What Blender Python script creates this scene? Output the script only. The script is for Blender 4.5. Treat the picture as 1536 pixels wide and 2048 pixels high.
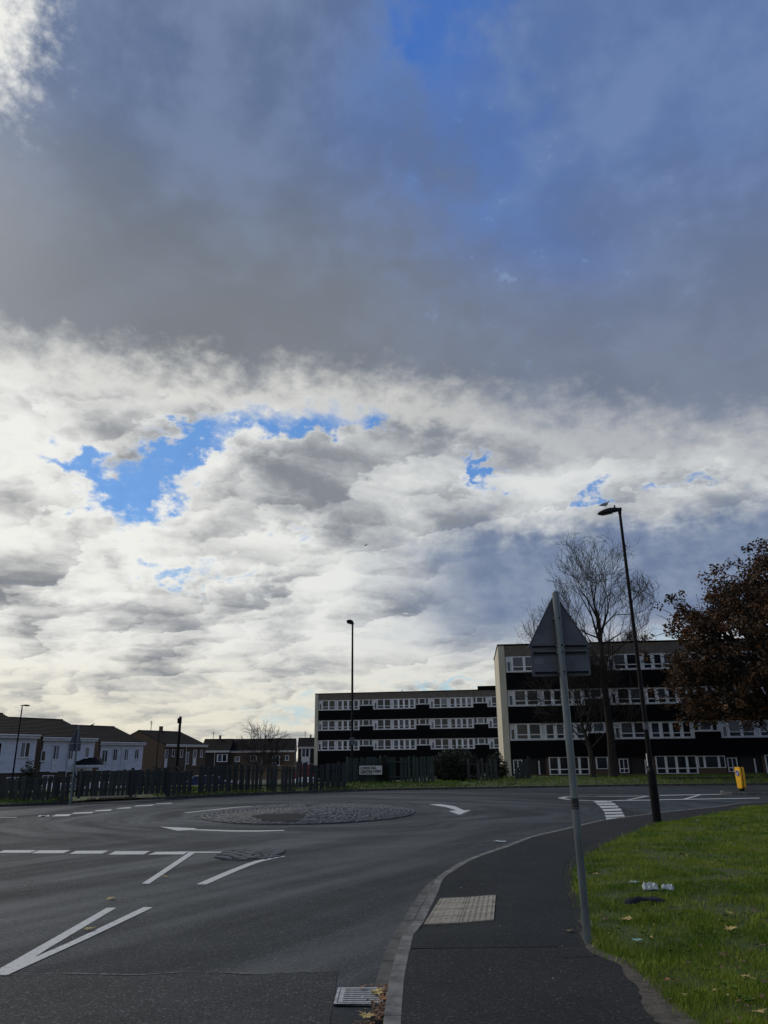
import bpy, bmesh, math, random
from mathutils import Vector, Matrix, noise as mnoise
R = math.radians
random.seed(7)
scene = bpy.context.scene
for _o in list(bpy.data.objects): bpy.data.objects.remove(_o)
COL = scene.collection

# ------------------------------------------------------------------ camera
FPX, PITCH, ROLL, EYE = 1500.0, R(18.3), R(0.6), 1.78
Fw = Vector((0, math.cos(PITCH), math.sin(PITCH)))
Up = Vector((0, -math.sin(PITCH), math.cos(PITCH)))
Rt = Vector((1, 0, 0))
cr, sr = math.cos(ROLL), math.sin(ROLL)
cam_r = Rt * cr - Up * sr
cam_u = Rt * sr + Up * cr
cam = bpy.data.objects.new('camera', bpy.data.cameras.new('camera'))
COL.objects.link(cam)
m = Matrix.Identity(4)
for i in range(3):
    m[i][0], m[i][1], m[i][2] = cam_r[i], cam_u[i], -Fw[i]
m[2][3] = EYE
cam.matrix_world = m
cam.data.sensor_fit = 'VERTICAL'; cam.data.sensor_height = 36.0; cam.data.sensor_width = 27.0
cam.data.lens = 36.0 * FPX / 2048.0
cam.data.clip_start = 0.05; cam.data.clip_end = 6000
scene.camera = cam
scene.render.resolution_x, scene.render.resolution_y = 768, 1024
scene.view_settings.view_transform = 'Standard'; scene.view_settings.look = 'None'
scene.view_settings.exposure = 0.15; scene.view_settings.gamma = 1.0
scene.view_settings.use_curve_mapping = False

# ------------------------------------------------------------------ world
SUN_AZ, SUN_EL = R(-48), R(38)          # measured from +Y, negative is to the left
world = bpy.data.worlds.new('World'); scene.world = world; world.use_nodes = True
wt = world.node_tree; wt.nodes.clear()

class S:
    """a socket with arithmetic, to write node maths in one line"""
    def __init__(s, sock, nt): s.k = sock; s.nt = nt
    def _m(s, op, o=None, o2=None, clamp=False):
        n = s.nt.nodes.new('ShaderNodeMath'); n.operation = op; n.use_clamp = clamp
        for i, v in enumerate((s, o, o2)):
            if v is None: continue
            if isinstance(v, S): s.nt.links.new(v.k, n.inputs[i])
            else: n.inputs[i].default_value = v
        return S(n.outputs[0], s.nt)
    def __add__(s, o): return s._m('ADD', o)
    __radd__ = __add__
    def __sub__(s, o): return s._m('SUBTRACT', o)
    def __rsub__(s, o): return (s * -1.0) + o
    def __mul__(s, o): return s._m('MULTIPLY', o)
    __rmul__ = __mul__
    def __truediv__(s, o): return s._m('DIVIDE', o)
    def max(s, o): return s._m('MAXIMUM', o)
    def min(s, o): return s._m('MINIMUM', o)
    def clamp(s): return s._m('ADD', 0.0, clamp=True)
    def sstep(s, a, b, c=0.0, d=1.0):
        n = s.nt.nodes.new('ShaderNodeMapRange'); n.interpolation_type = 'SMOOTHSTEP'
        s.nt.links.new(s.k, n.inputs[0])
        for i, v in enumerate((a, b, c, d)): n.inputs[i + 1].default_value = v
        return S(n.outputs[0], s.nt)

def vec(nt, x, y, z):
    n = nt.nodes.new('ShaderNodeCombineXYZ')
    for i, v in enumerate((x, y, z)):
        if isinstance(v, S): nt.links.new(v.k, n.inputs[i])
        else: n.inputs[i].default_value = v
    return S(n.outputs[0], nt)
def nz(nt, v, scale, detail=4, rough=0.55, dist=0.0, lac=2.0, dims='3D'):
    n = nt.nodes.new('ShaderNodeTexNoise'); n.noise_dimensions = dims
    if v is not None: nt.links.new(v.k, n.inputs['Vector'])
    n.inputs['Scale'].default_value = scale; n.inputs['Detail'].default_value = detail
    n.inputs['Roughness'].default_value = rough; n.inputs['Distortion'].default_value = dist
    n.inputs['Lacunarity'].default_value = lac
    return S(n.outputs[0], nt)
def mixc(nt, fac, a, b):
    n = nt.nodes.new('ShaderNodeMix'); n.data_type = 'RGBA'
    for idx, v in ((0, fac), (6, a), (7, b)):
        if isinstance(v, S): nt.links.new(v.k, n.inputs[idx])
        elif idx == 0: n.inputs[0].default_value = v
        else: n.inputs[idx].default_value = (*v, 1.0)
    return S(n.outputs[2], nt)

nz_ = nz
def build_sky(nt):
    tc = nt.nodes.new('ShaderNodeTexCoord')
    sep = nt.nodes.new('ShaderNodeSeparateXYZ'); nt.links.new(tc.outputs['Generated'], sep.inputs[0])
    x, y, z = (S(sep.outputs[i], nt) for i in range(3))
    u = x._m('ARCTAN2', y) * 57.29578
    v = z._m('ARCSINE') * 57.29578
    zz = z.max(0.0) + 0.25
    px, py = x / zz, y / zz
    P = vec(nt, px, py, 0.0)
    P2 = vec(nt, px * 0.985 - 0.035, py * 0.955, 0.0)      # a step up towards the sun
    D = vec(nt, u * 0.1, v * 0.16, 0.0)
    nz = lambda nt, v, s, d=4, r=.55: nz_(nt, v, s, d, r, dims='2D')
    def gs(u0, v0, su, sv, k=1.0, tilt=0.0):
        du = (u - u0) * (1.0 / su); dv = (v - v0 - (u - u0) * tilt) * (1.0 / sv)
        return (du * du + dv * dv) * -1.0
    def blob(*a, k=1.0, tilt=0.0):
        e = gs(*a, tilt=tilt)._m('EXPONENT')
        return e * k
    sky = nt.nodes.new('ShaderNodeTexSky'); sky.sky_type = 'NISHITA'; sky.sun_disc = False
    sky.sun_elevation = SUN_EL; sky.sun_rotation = SUN_AZ
    sky.altitude = 50; sky.air_density = 1.0; sky.dust_density = 0.6; sky.ozone_density = 2.0
    mul = nt.nodes.new('ShaderNodeVectorMath'); mul.operation = 'MULTIPLY'
    nt.links.new(sky.outputs[0], mul.inputs[0])
    mul.inputs[1].default_value = (SKY_S * .62, SKY_S * .95, SKY_S * 1.22)
    blue = S(mul.outputs[0], nt)
    # --- warps
    w1 = nz(nt, D, 2.2, 5, 0.55) - 0.5
    w2 = nz(nt, vec(nt, u * 0.1 + 31.0, v * 0.16, 0.0), 6.0, 7, 0.62) - 0.5
    w3 = nz(nt, vec(nt, u * 0.1 + 57.0, v * 0.17, 0.0), 1.0, 3, 0.5) - 0.5
    # --- far cumulus field
    wx = nz(nt, P, 2.0, 3, .5) - 0.5
    wf = nz(nt, P, 9.0, 6, .6) - 0.5
    def lobes_(qx, qy, sc, off, smooth=0.0):
        """rounded cells: height 0..1 and how far each point faces up and left"""
        n = nt.nodes.new('ShaderNodeTexVoronoi'); n.feature = 'SMOOTH_F1' if smooth else 'F1'; n.voronoi_dimensions = '2D'
        if smooth: n.inputs['Smoothness'].default_value = smooth
        nt.links.new(vec(nt, qx + off, qy, 0.0).k, n.inputs['Vector']); n.inputs['Scale'].default_value = sc
        n.inputs['Randomness'].default_value = 1.0
        sp = nt.nodes.new('ShaderNodeSeparateXYZ'); nt.links.new(n.outputs['Position'], sp.inputs[0])
        cx, cy = S(sp.outputs[0], nt), S(sp.outputs[1], nt)
        d = S(n.outputs['Distance'], nt)
        lit = ((cx - (qx + off)) * 0.5 + (cy - qy) * 1.0) * sc
        return 1.0 - d * d, lit
    qx, qy = px + wx * 0.30 + wf * 0.10, py + wx * 0.14 + wf * 0.07
    wh = nz(nt, P, 24.0, 4, .55) - 0.5
    rx_, ry_ = qx + wh * 0.06, qy + wh * 0.045
    n0 = nz(nt, vec(nt, qx, qy, 0.0), 1.5, 9, 0.56)
    h1, l1 = lobes_(rx_, ry_, 3.2, 0.0, .35)
    h2, l2 = lobes_(rx_ + l1 * 0.03, ry_, 7.4, 7.3, .28)
    h3, l3 = lobes_(rx_, ry_ + l2 * 0.02, 15.0, 3.1)
    b0 = h1 * 0.6 + h2 * 0.28 + h3 * 0.12
    hu = u + w2 * 7.0 + w1 * 5.0; hv = v + (nz(nt, vec(nt, u * 0.1 + 77.0, v * 0.16, 0.0), 4.0, 6, 0.55) - 0.5) * 5.5
    def hb(u0, v0, su, sv, k=1.0, tilt=0.0):
        du = (hu - u0) * (1.0 / su); dv = (hv - v0 - (hu - u0) * tilt) * (1.0 / sv)
        return ((du * du + dv * dv) * -1.0)._m('EXPONENT') * k
    holes = (hb(-23.5, 20.4, 3.6, 1.1, k=.85, tilt=-.10) + hb(-19.5, 18.2, 3.0, 1.9) + hb(-16.3, 22.4, 2.8, 2.0, tilt=.35)
             + hb(-8.5, 24.9, 5.0, 1.1, tilt=.10) + hb(-2.5, 26.0, 3.0, 1.3) + hb(8.2, 21.2, 1.3, 1.6, k=.8)
             + hb(-7.0, 17.2, 1.9, .9, k=.6) + hb(-16.0, 13.2, 2.8, .9, k=.75) + hb(-10.0, 13.4, 3.0, .7, k=.6)
             + hb(16.5, 19.2, 1.5, .9, k=.65) + hb(23.5, 18.8, 2.8, .8, k=.6) + hb(29.0, 19.2, 2, 1.0, k=.5)
             + hb(-4.0, 3.6, 6.0, 1.2, k=.75) + hb(4.5, 5.2, 4.6, .6, k=.7) + hb(20.0, 8.0, 3.5, .9, k=.5))
    cov = (n0 - 0.5) * 0.8 + b0 * 0.55 + 0.40 - holes * 0.92
    a1 = cov.sstep(0.04, 0.60)
    Q = vec(nt, qx + 13.0, qy, 0.0); Q2 = vec(nt, qx * 0.985 + 12.99, qy * 0.955 - 0.01, 0.0)
    soft = nz(nt, Q, 1.75, 5, 0.52) - 0.5
    med = nz(nt, vec(nt, qx + 40.0, qy * 1.2, 0.0), 4.6, 6, 0.52) - 0.5
    rel = l1 * 0.40 + l2 * 0.34 + l3 * 0.10
    rimh = holes.sstep(0.04, 0.42)
    mass = (blob(-6.5, 20.8, 5.0, 1.8, k=.10) + blob(5, 15.5, 9, 3.6, k=.34) + blob(-25.5, 14.0, 5.0, 2.0, k=.30) + blob(-3, 11, 7, 1.6, k=.22)
            - blob(-14.5, 21.0, 2.2, 2.4, k=.30) + blob(20, 22.5, 9, 2.2, k=.22) - blob(16, 19.8, 8, 1.0, k=.25) + blob(-12, 7.3, 9, .8, k=.2))
    lum = 0.60 - soft * 2.7 + rel + (b0 - 0.75) * -0.35 + med * 1.7 + rimh * 0.34 - mass * 1.15 + w2 * 0.25
    lum = lum.sstep(-0.42, 1.16)
    lefty = blob(-30, 12, 34, 30)
    rightdark = (u + w1 * 9.0).sstep(-3.0, 9.0) * (v + w1 * 5.0 + w2 * 2.0).sstep(18.0, 15.0) * (v + w2 * 3.0).sstep(6.0, 10.5)
    low = v.sstep(10.0, 1.0)
    bright = mixc(nt, low, (.80, .80, .76), (.76, .71, .57))
    dark = mixc(nt, low, (.20, .21, .23), (.24, .255, .28))
    shade = (med * 2.2 + w2 * 1.2 + l2 * .5 + .5).clamp()
    dark = mixc(nt, shade, dark, mixc(nt, low, (.30, .31, .33), (.36, .37, .38)))
    c1 = mixc(nt, lum, dark, bright)
    c1 = mixc(nt, (1.0 - lefty) * 0.35, c1, (.27, .33, .42))
    c1 = mixc(nt, rightdark * 0.93, c1, mixc(nt, (w1 + w2 * .5 + .5).sstep(.3, .7), (.115, .165, .285), (.19, .245, .35)))
    a1 = a1.max(rightdark * 0.95)
    skylow = mixc(nt, v.sstep(19.0, 2.0), mixc(nt, .5 + w2 * .5, blue, (.11, .25, .58)), (.40, .57, .64))
    base = mixc(nt, a1, skylow, c1)
    # --- near deck
    edge = v + u.max(0.0) * 0.215 + (w1 * 5.0 + w2 * 3.4)
    a2 = edge.sstep(24.2, 27.2)
    rim = edge.sstep(30.6, 25.6)
    rim2 = edge.sstep(47.0, 30.0)
    tex = (w3 * 0.9 + w1 * 0.5 + w2 * .16 + 0.5).clamp()
    right = (u + w3 * 14.0).sstep(-14.0, 16.0)
    upper = (v + w3 * 12.0).sstep(30.0, 46.0)
    cool = (right * 0.58 + upper * 0.55).clamp()
    cd = mixc(nt, tex.sstep(.30, .75), (.115, .142, .185), (.175, .208, .268))
    cb = mixc(nt, tex.sstep(.30, .75), (.100, .162, .335), (.135, .205, .385))
    deck = mixc(nt, cool, cd, cb)
    deck = mixc(nt, rim2 * (1.0 - right * .35) * 0.75, deck, (.195, .208, .230))
    deck = mixc(nt, rim * (1.0 - right * 0.45), deck, (.66, .66, .63))
    g1, g2 = u + w1 * 14.0 + w3 * 10.0 + w2 * 3.0, v + w3 * 8.0 + w2 * 4.0
    def hb2(u0, v0, su, sv, k=1.0):
        du = (g1 - u0) * (1.0 / su); dv = (g2 - v0) * (1.0 / sv)
        return ((du * du + dv * dv) * -1.0)._m('EXPONENT') * k
    gapa = (hb2(7.5, 53, 5.5, 6.0, k=.85) + hb2(10.5, 42.0, 6.0, 5.5, k=.28) + blob(16.0, 36.0, 6.0, 2.5, k=.25, tilt=-.3) + blob(-1, 47, 5, 5, k=.18)
            + w1 * 0.40 * blob(9, 46, 10, 10)).clamp()
    deep = mixc(nt, 0.55, blue, (.028, .125, .52))
    deck = mixc(nt, gapa, deck, deep)
    corner = ((blob(-37.5, 46.3, 6.4, 6.0) + w2 * 1.1 * blob(-35, 45, 9, 9))).sstep(0.12, 0.85)
    deck = mixc(nt, corner, deck, (.80, .80, .76))
    leftlite = blob(-36, 34, 9, 9, k=.35)
    deck = mixc(nt, leftlite, deck, (.45, .47, .50))
    wisps = (w2 * 1.8 + w1).sstep(.26, .62) * blob(13, 37, 11, 8) * .40
    deck = mixc(nt, wisps, deck, (.24, .35, .55))
    out = mixc(nt, a2, base, deck)
    # below the horizon: plain ground tone
    out = mixc(nt, v.sstep(0.3, -0.2), out, (.06, .06, .055))
    bg = nt.nodes.new('ShaderNodeBackground'); nt.links.new(out.k, bg.inputs[0]); bg.inputs[1].default_value = 1.0
    wo = nt.nodes.new('ShaderNodeOutputWorld'); nt.links.new(bg.outputs[0], wo.inputs[0])
SKY_S = 0.085
build_sky(wt)
world.cycles.sampling_method = 'MANUAL'; world.cycles.sample_map_resolution = 512

sun = bpy.data.objects.new('sun', bpy.data.lights.new('sun', 'SUN')); COL.objects.link(sun)
sun.data.energy = 1.35; sun.data.angle = R(16); sun.data.color = (1.0, .93, .82)
_sd = Vector((math.sin(SUN_AZ) * math.cos(SUN_EL), math.cos(SUN_AZ) * math.cos(SUN_EL), math.sin(SUN_EL)))
sun.rotation_euler = _sd.to_track_quat('Z', 'Y').to_euler()

# ------------------------------------------------------------------ helpers
def at(px, py, y):
    """the point of the place seen at photo pixel (px, py), at distance y"""
    d = Fw + cam_r * ((px - 768) / FPX) + cam_u * (-(py - 1024) / FPX)
    t = y / d.y
    return Vector((d.x * t, y, EYE + d.z * t))
def gd(px, py, z=0.0):
    d = Fw + cam_r * ((px - 768) / FPX) + cam_u * (-(py - 1024) / FPX)
    t = (z - EYE) / d.z
    return Vector((d.x * t, d.y * t, z))

class MB:
    def __init__(s): s.v = []; s.f = []; s.mi = []
    def add(s, vs, fs, mi=0):
        n = len(s.v); s.v += [tuple(p) for p in vs]; s.f += [tuple(i + n for i in f) for f in fs]; s.mi += [mi] * len(fs); return s
    def box(s, x0, y0, z0, x1, y1, z1, mi=0):
        return s.add([(x0,y0,z0),(x1,y0,z0),(x1,y1,z0),(x0,y1,z0),(x0,y0,z1),(x1,y0,z1),(x1,y1,z1),(x0,y1,z1)],
                     [(0,3,2,1),(4,5,6,7),(0,1,5,4),(1,2,6,5),(2,3,7,6),(3,0,4,7)], mi)
    def prism(s, pts, axis_vec, mi=0):
        """closed outline pts (3D, in order) pushed along axis_vec"""
        n = len(pts); a = Vector(axis_vec)
        vs = [Vector(p) for p in pts] + [Vector(p) + a for p in pts]
        return s.add(vs, [tuple(range(n))[::-1], tuple(range(n, 2*n))] + [(i, (i+1) % n, n + (i+1) % n, n + i) for i in range(n)], mi)
    def tube(s, pts, rad, k=8, caps=True, mi=0):
        pts = [Vector(p) for p in pts]; n0 = len(s.v); vs = []; fs = []
        if not isinstance(rad, (list, tuple)): rad = [rad] * len(pts)
        ref = None
        for i, p in enumerate(pts):
            d = (pts[min(i+1, len(pts)-1)] - pts[max(i-1, 0)]).normalized()
            if ref is None: ref = Vector((1,0,0)) if abs(d.x) < .8 else Vector((0,1,0))
            a = (ref - d * ref.dot(d)).normalized(); ref = a; b = d.cross(a)
            for j in range(k):
                t = 2*math.pi*j/k; vs.append(p + (a*math.cos(t) + b*math.sin(t)) * rad[i])
        for i in range(len(pts)-1):
            for j in range(k):
                fs.append((i*k+j, i*k+(j+1) % k, (i+1)*k+(j+1) % k, (i+1)*k+j))
        if caps: fs.append(tuple(range(k))[::-1]); fs.append(tuple((len(pts)-1)*k + j for j in range(k)))
        return s.add(vs, fs, mi)
    def mesh(s, name, mats, smooth=False, bevel=0):
        me = bpy.data.meshes.new(name); me.from_pydata(s.v, [], s.f)
        for m_ in (mats if isinstance(mats, (list, tuple)) else [mats]): me.materials.append(m_)
        me.polygons.foreach_set('material_index', s.mi)
        bm = bmesh.new(); bm.from_mesh(me); bmesh.ops.recalc_face_normals(bm, faces=bm.faces)
        if bevel: bmesh.ops.bevel(bm, geom=bm.edges[:], offset=bevel, segments=2, affect='EDGES', profile=.6, clamp_overlap=True)
        bm.to_mesh(me); bm.free()
        if smooth: me.polygons.foreach_set('use_smooth', [True] * len(me.polygons))
        me.update(); return me
    def build(s, name, mats, parent=None, loc=None, rot=None, **k):
        return link(name, s.mesh(name, mats, **k), parent, loc, rot)
def link(name, me, parent=None, loc=None, rot=None):
    o = bpy.data.objects.new(name, me); COL.objects.link(o)
    if parent: o.parent = parent
    if loc is not None: o.location = loc
    if rot is not None: o.rotation_euler = rot
    return o
def tag(o, label=None, cat=None, group=None, kind=None):
    for k, v in (('label', label), ('category', cat), ('group', group), ('kind', kind)):
        if v: o[k] = v
    return o
def thing(name, label, cat, loc=(0,0,0), rz=0.0, group=None):
    o = bpy.data.objects.new(name, None); COL.objects.link(o); o.location = loc; o.rotation_euler = (0,0,rz)
    o.empty_display_size = .3
    return tag(o, label, cat, group)
def copy_tree(o, parent=None):
    c = o.copy(); COL.objects.link(c); c.parent = parent
    for ch in list(o.children): copy_tree(ch, c)
    return c
_bc = {}
def piece(name, mt, parent, c, size, rot=None, bevel=0):
    """a box part centred at c; alike pieces share their mesh"""
    key = (name, mt.name, round(size[0], 3), round(size[1], 3), round(size[2], 3))
    if key not in _bc:
        x, y, z = (q/2 for q in size)
        _bc[key] = MB().box(-x,-y,-z,x,y,z).mesh(name, mt, bevel=bevel)
    return link(name, _bc[key], parent, c, rot)
def spline(pts, step):
    """Catmull-Rom through pts, resampled every step metres"""
    P = [Vector(p) for p in pts]; P = [2*P[0]-P[1]] + P + [2*P[-1]-P[-2]]; out = []
    for i in range(1, len(P)-2):
        for k in range(24):
            t = k/24; a, b, c, d = P[i-1:i+3]
            out.append(.5*((2*b) + (c-a)*t + (2*a-5*b+4*c-d)*t*t + (3*b-a-3*c+d)*t**3))
    out.append(P[-2]); res = [out[0]]; acc = 0
    for a, b in zip(out, out[1:]):
        L = (b-a).length
        while L > 1e-9 and acc + L >= step:
            a = a + (b-a) * ((step-acc)/L); L = (b-a).length; acc = 0; res.append(a.copy())
        acc += L
    return res
def side(pts, d):
    """polyline offset by d to its left (seen from above)"""
    out = []
    for i, p in enumerate(pts):
        t = pts[min(i+1, len(pts)-1)] - pts[max(i-1, 0)]; t.z = 0; t.normalize()
        out.append(p + Vector((-t.y, t.x, 0)) * d)
    return out

# ------------------------------------------------------------------ materials
def mat(name, col, rough=.8, col2=None, scale=4.0, var=.25, bump=0.0, bscale=40.0, metal=0.0, spec=.5, stretch=(1,1,1), contrast=(.35,.65), trans=0.0, rand=0.0):
    mt = bpy.data.materials.new(name); mt.use_nodes = True; nt = mt.node_tree; b = nt.nodes['Principled BSDF']
    b.inputs['Roughness'].default_value = rough; b.inputs['Metallic'].default_value = metal; b.inputs['Specular IOR Level'].default_value = spec
    tc = nt.nodes.new('ShaderNodeTexCoord'); mp = nt.nodes.new('ShaderNodeMapping'); mp.inputs['Scale'].default_value = stretch
    nt.links.new(tc.outputs['Object'], mp.inputs[0]); V = S(mp.outputs[0], nt)
    if col2 is None: col2 = tuple(c * (1-var) for c in col)
    n = nz(nt, V, scale, 6, .6)
    c = mixc(nt, n.sstep(*contrast), col2, col)
    if rand:
        oi = nt.nodes.new('ShaderNodeObjectInfo'); r = S(oi.outputs['Random'], nt)
        c = mixc(nt, r * rand, c, tuple(q * .35 for q in col))
    nt.links.new(c.k, b.inputs['Base Color'])
    if bump:
        bp = nt.nodes.new('ShaderNodeBump'); bp.inputs['Strength'].default_value = bump; bp.inputs['Distance'].default_value = .02
        nt.links.new(nz(nt, V, bscale, 4, .6).k, bp.inputs['Height']); nt.links.new(bp.outputs[0], b.inputs['Normal'])
    return mt

def asphalt(name, col, swirl=0.0, speck=.25, rough=.72, tint=None):
    mt = bpy.data.materials.new(name); mt.use_nodes = True; nt = mt.node_tree; b = nt.nodes['Principled BSDF']
    tc = nt.nodes.new('ShaderNodeTexCoord'); V = S(tc.outputs['Object'], nt)
    sep = nt.nodes.new('ShaderNodeSeparateXYZ'); nt.links.new(tc.outputs['Object'], sep.inputs[0])
    x, y = S(sep.outputs[0], nt), S(sep.outputs[1], nt)
    fine = nz(nt, V, 55.0, 3, .75); mid = nz(nt, V, 1.3, 6, .6); big = nz(nt, V, .22, 4, .5)
    grit = nt.nodes.new('ShaderNodeTexVoronoi'); grit.inputs['Scale'].default_value = 70.0; nt.links.new(V.k, grit.inputs['Vector'])
    gcol = S(grit.outputs['Color'], nt); gs = nt.nodes.new('ShaderNodeSeparateXYZ'); nt.links.new(gcol.k, gs.inputs[0]); g = S(gs.outputs[0], nt)
    c2 = tuple(q * .62 for q in col); c3 = tuple(min(1, q * 1.5) for q in col)
    k = (fine - .5) * 1.5 + (g - .5) * speck * 2 + (mid - .5) * .6 + .5
    if swirl:
        cx, cy = x + 2.8, y - 28.5
        r = (cx * cx + cy * cy)._m('SQRT') + (nz(nt, V, .12, 2, .5) - .5) * 7.0
        ang = cx._m('ARCTAN2', cy)
        ring = nz(nt, vec(nt, r * .42, ang * .5, 0.0), 1.6, 4, .6)
        # wheel tracks run towards the camera in the near lane
        lane = nz(nt, vec(nt, (x * .86 - y * .5) * .5, (x * .5 + y * .86) * .04, 4.0), 1.3, 4, .6)
        near = y.sstep(24.0, 15.0)
        tr = ring * (1.0 - near) + lane * near
        k = k + (tr - .5) * 2.2 * swirl + (big - .5) * .5  # tyre-polished bands; their sheen is put into the colour as well
    c = mixc(nt, k.sstep(.0, 1.0), c2, c3)
    chip = g.sstep(.955, .975) * .5
    c = mixc(nt, chip * speck * 3.0, c, (.22, .22, .21))
    nt.links.new(c.k, b.inputs['Base Color'])
    b.inputs['Specular IOR Level'].default_value = .22
    rr = (1.0 - k.clamp()) * .30 + (rough - .16)
    nt.links.new(rr.k, b.inputs['Roughness'])
    bp = nt.nodes.new('ShaderNodeBump'); bp.inputs['Strength'].default_value = .8; bp.inputs['Distance'].default_value = .016
    nt.links.new((fine + g * .6).k, bp.inputs['Height']); nt.links.new(bp.outputs[0], b.inputs['Normal'])
    return mt

M = {}
M['road'] = asphalt('road_asphalt', (.038, .046, .050), swirl=1.5)
M['road_new'] = asphalt('road_patch_asphalt', (.021, .025, .028), speck=.3)
M['pave'] = asphalt('pavement_asphalt', (.020, .021, .022), speck=.16, rough=.88)
M['pave_new'] = asphalt('pavement_patch_asphalt', (.012, .016, .018), speck=.12, rough=.85)
M['pave_box'] = asphalt('pavement_trench_asphalt', (.020, .022, .023), speck=.12, rough=.88)
M['paint'] = mat('road_paint', (.52, .53, .50), .65, (.14, .145, .14), scale=16, bump=.3, bscale=90, contrast=(.28,.46))
M['paint_worn'] = mat('worn_road_paint', (.42, .42, .39), .7, (.10, .10, .10), scale=30, contrast=(.40,.52))
M['kerb'] = mat('kerb_concrete', (.20, .20, .18), .88, (.085, .085, .077), scale=7, bump=.4, bscale=70, rand=.22)
M['channel'] = mat('channel_concrete', (.125, .122, .112), .88, (.065, .064, .058), scale=6, bump=.5, bscale=60, rand=.3)
M['kerb_far'] = mat('dirty_kerb_concrete', (.09, .085, .075), .9, (.04, .038, .032), scale=5, bump=.4, rand=.4)
M['tactile'] = mat('tactile_concrete', (.33, .30, .235), .85, (.22, .20, .155), scale=8, bump=.4, bscale=60, rand=.2)
M['sett'] = mat('granite_sett', (.15, .155, .155), .7, (.07, .073, .072), scale=10, bump=.5, bscale=50, rand=.35, spec=.25)
M['joint'] = mat('sett_mortar', (.02, .02, .02), .95, bump=.4)
M['weed'] = mat('weed_leaf', (.13, .20, .03), .9, (.07, .12, .02), scale=3, spec=.1)
M['soil'] = mat('lawn_soil', (.048, .070, .012), .95, (.028, .044, .008), scale=2.5, bump=.8, bscale=25)
M['dirt'] = mat('dirt_edge', (.10, .085, .062), .95, (.045, .04, .03), scale=12, bump=.8, bscale=40)
M['ground'] = mat('rough_ground', (.050, .052, .035), .95, (.035, .035, .028), scale=.3)
M['cream'] = mat('cream_gable_panel', (.66, .61, .48), .85, (.52, .48, .37), scale=.6, bump=.2, bscale=20, stretch=(1,1,.25))
M['board'] = mat('beige_fascia_board', (.20, .17, .135), .8, (.14, .12, .10), scale=2, rand=.2)
M['tile'] = mat('black_hung_tile', (.006, .006, .007), .8, (.003, .003, .0035), scale=3, spec=.12)
M['white'] = mat('white_frame', (.86, .87, .88), .5, (.74, .75, .76), scale=2, rand=.12)
M['panel'] = mat('white_infill_panel', (.70, .71, .72), .6, (.56, .57, .58), scale=1)
M['recess'] = mat('recess_shade', (.02, .02, .02), .9)  # entrance shade put into the colour
M['gdark'] = mat('dark_window_glass', (.010, .013, .017), .08, (.017, .021, .027), scale=1, spec=.38)
M['gnet'] = mat('net_curtain_window', (.11, .125, .15), .2, (.03, .037, .048), scale=7, stretch=(3,1,.4), spec=.5)
M['gblind'] = mat('blind_window', (.25, .255, .25), .3, (.15, .155, .16), scale=4, stretch=(.3,1,5), spec=.5)
M['glilac'] = mat('blue_curtain_window', (.06, .09, .13), .25, (.03, .045, .07), scale=5, stretch=(3,1,.4))
M['clad'] = mat('white_weatherboard', (.74, .75, .77), .6, (.62, .63, .66), scale=1.2, stretch=(.4,1,2))
M['brick'] = mat('brown_brick', (.135, .092, .062), .9, (.075, .054, .038), scale=9, stretch=(1,1,3), bump=.3)
M['brick2'] = mat('ochre_brick', (.24, .17, .09), .9, (.14, .095, .055), scale=9, stretch=(1,1,3), bump=.3)
M['darkwall'] = mat('dark_tile_wall', (.03, .026, .025), .85)
M['roof'] = mat('brown_roof_tile', (.016, .014, .013), .8, (.008, .008, .008), scale=5, stretch=(1,3,3), bump=.6, bscale=14, spec=.1)
M['fasc'] = mat('white_fascia', (.78, .78, .77), .5)
M['fence'] = mat('weathered_fence_board', (.075, .082, .072), .9, (.030, .034, .030), scale=5, stretch=(3,3,.4), bump=.4, bscale=30, rand=.8)
M['fence2'] = mat('green_fence_board', (.055, .078, .066), .85, (.028, .042, .036), scale=5, stretch=(3,3,.4), rand=.6)
M['galv'] = mat('galvanised_steel', (.17, .20, .215), .42, (.105, .125, .135), scale=7, metal=.3, stretch=(1,1,.25), bump=.05)
M['galv2'] = mat('dull_sign_back', (.115, .125, .145), .55, (.080, .088, .105), scale=5, metal=.2)
M['black'] = mat('black_painted_steel', (.006, .006, .007), .5, scale=3, spec=.15)
M['lampgrey'] = mat('grey_lantern', (.035, .035, .037), .6, (.014,.014,.015), scale=8, spec=.2)
M['lens'] = mat('lantern_lens', (.25, .25, .25), .2)
M['yellow'] = mat('yellow_bollard_plastic', (.95, .50, .012), .4, (.85, .42, .01), scale=6)
M['blue'] = mat('blue_roundel', (.01, .04, .30), .4)
M['plate'] = mat('nameplate_white', (.62, .62, .60), .5, (.5, .5, .48), scale=6)
M['ink'] = mat('black_lettering', (.008, .008, .008), .6)
M['iron'] = mat('cast_iron_grate', (.42, .43, .43), .5, (.26, .26, .26), scale=14, metal=.2, bump=.2)
M['slot_dark'] = mat('drain_slot_shade', (.004, .004, .004), .9)  # near-black, for the shade between the grate bars
M['bark'] = mat('bark', (.040, .034, .028), .95, (.018, .016, .013), scale=6, stretch=(1,1,.3), bump=.6, bscale=20)
M['twig'] = mat('twigs', (.030, .024, .020), .95)
M['oak'] = mat('brown_oak_leaf', (.145, .062, .018), .8, (.042, .028, .012), scale=1.2, contrast=(.42,.60))
M['ivy'] = mat('dark_green_leaf', (.022, .030, .012), .7, (.010, .014, .007), scale=2)
M['grass'] = mat('grass_blade', (.230, .285, .034), .75, (.110, .185, .016), scale=1.1, spec=.2, contrast=(.38,.62))
M['grassfar'] = mat('verge_grass_blade', (.140, .200, .028), .8, (.085, .130, .018), scale=.7, spec=.2)
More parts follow.
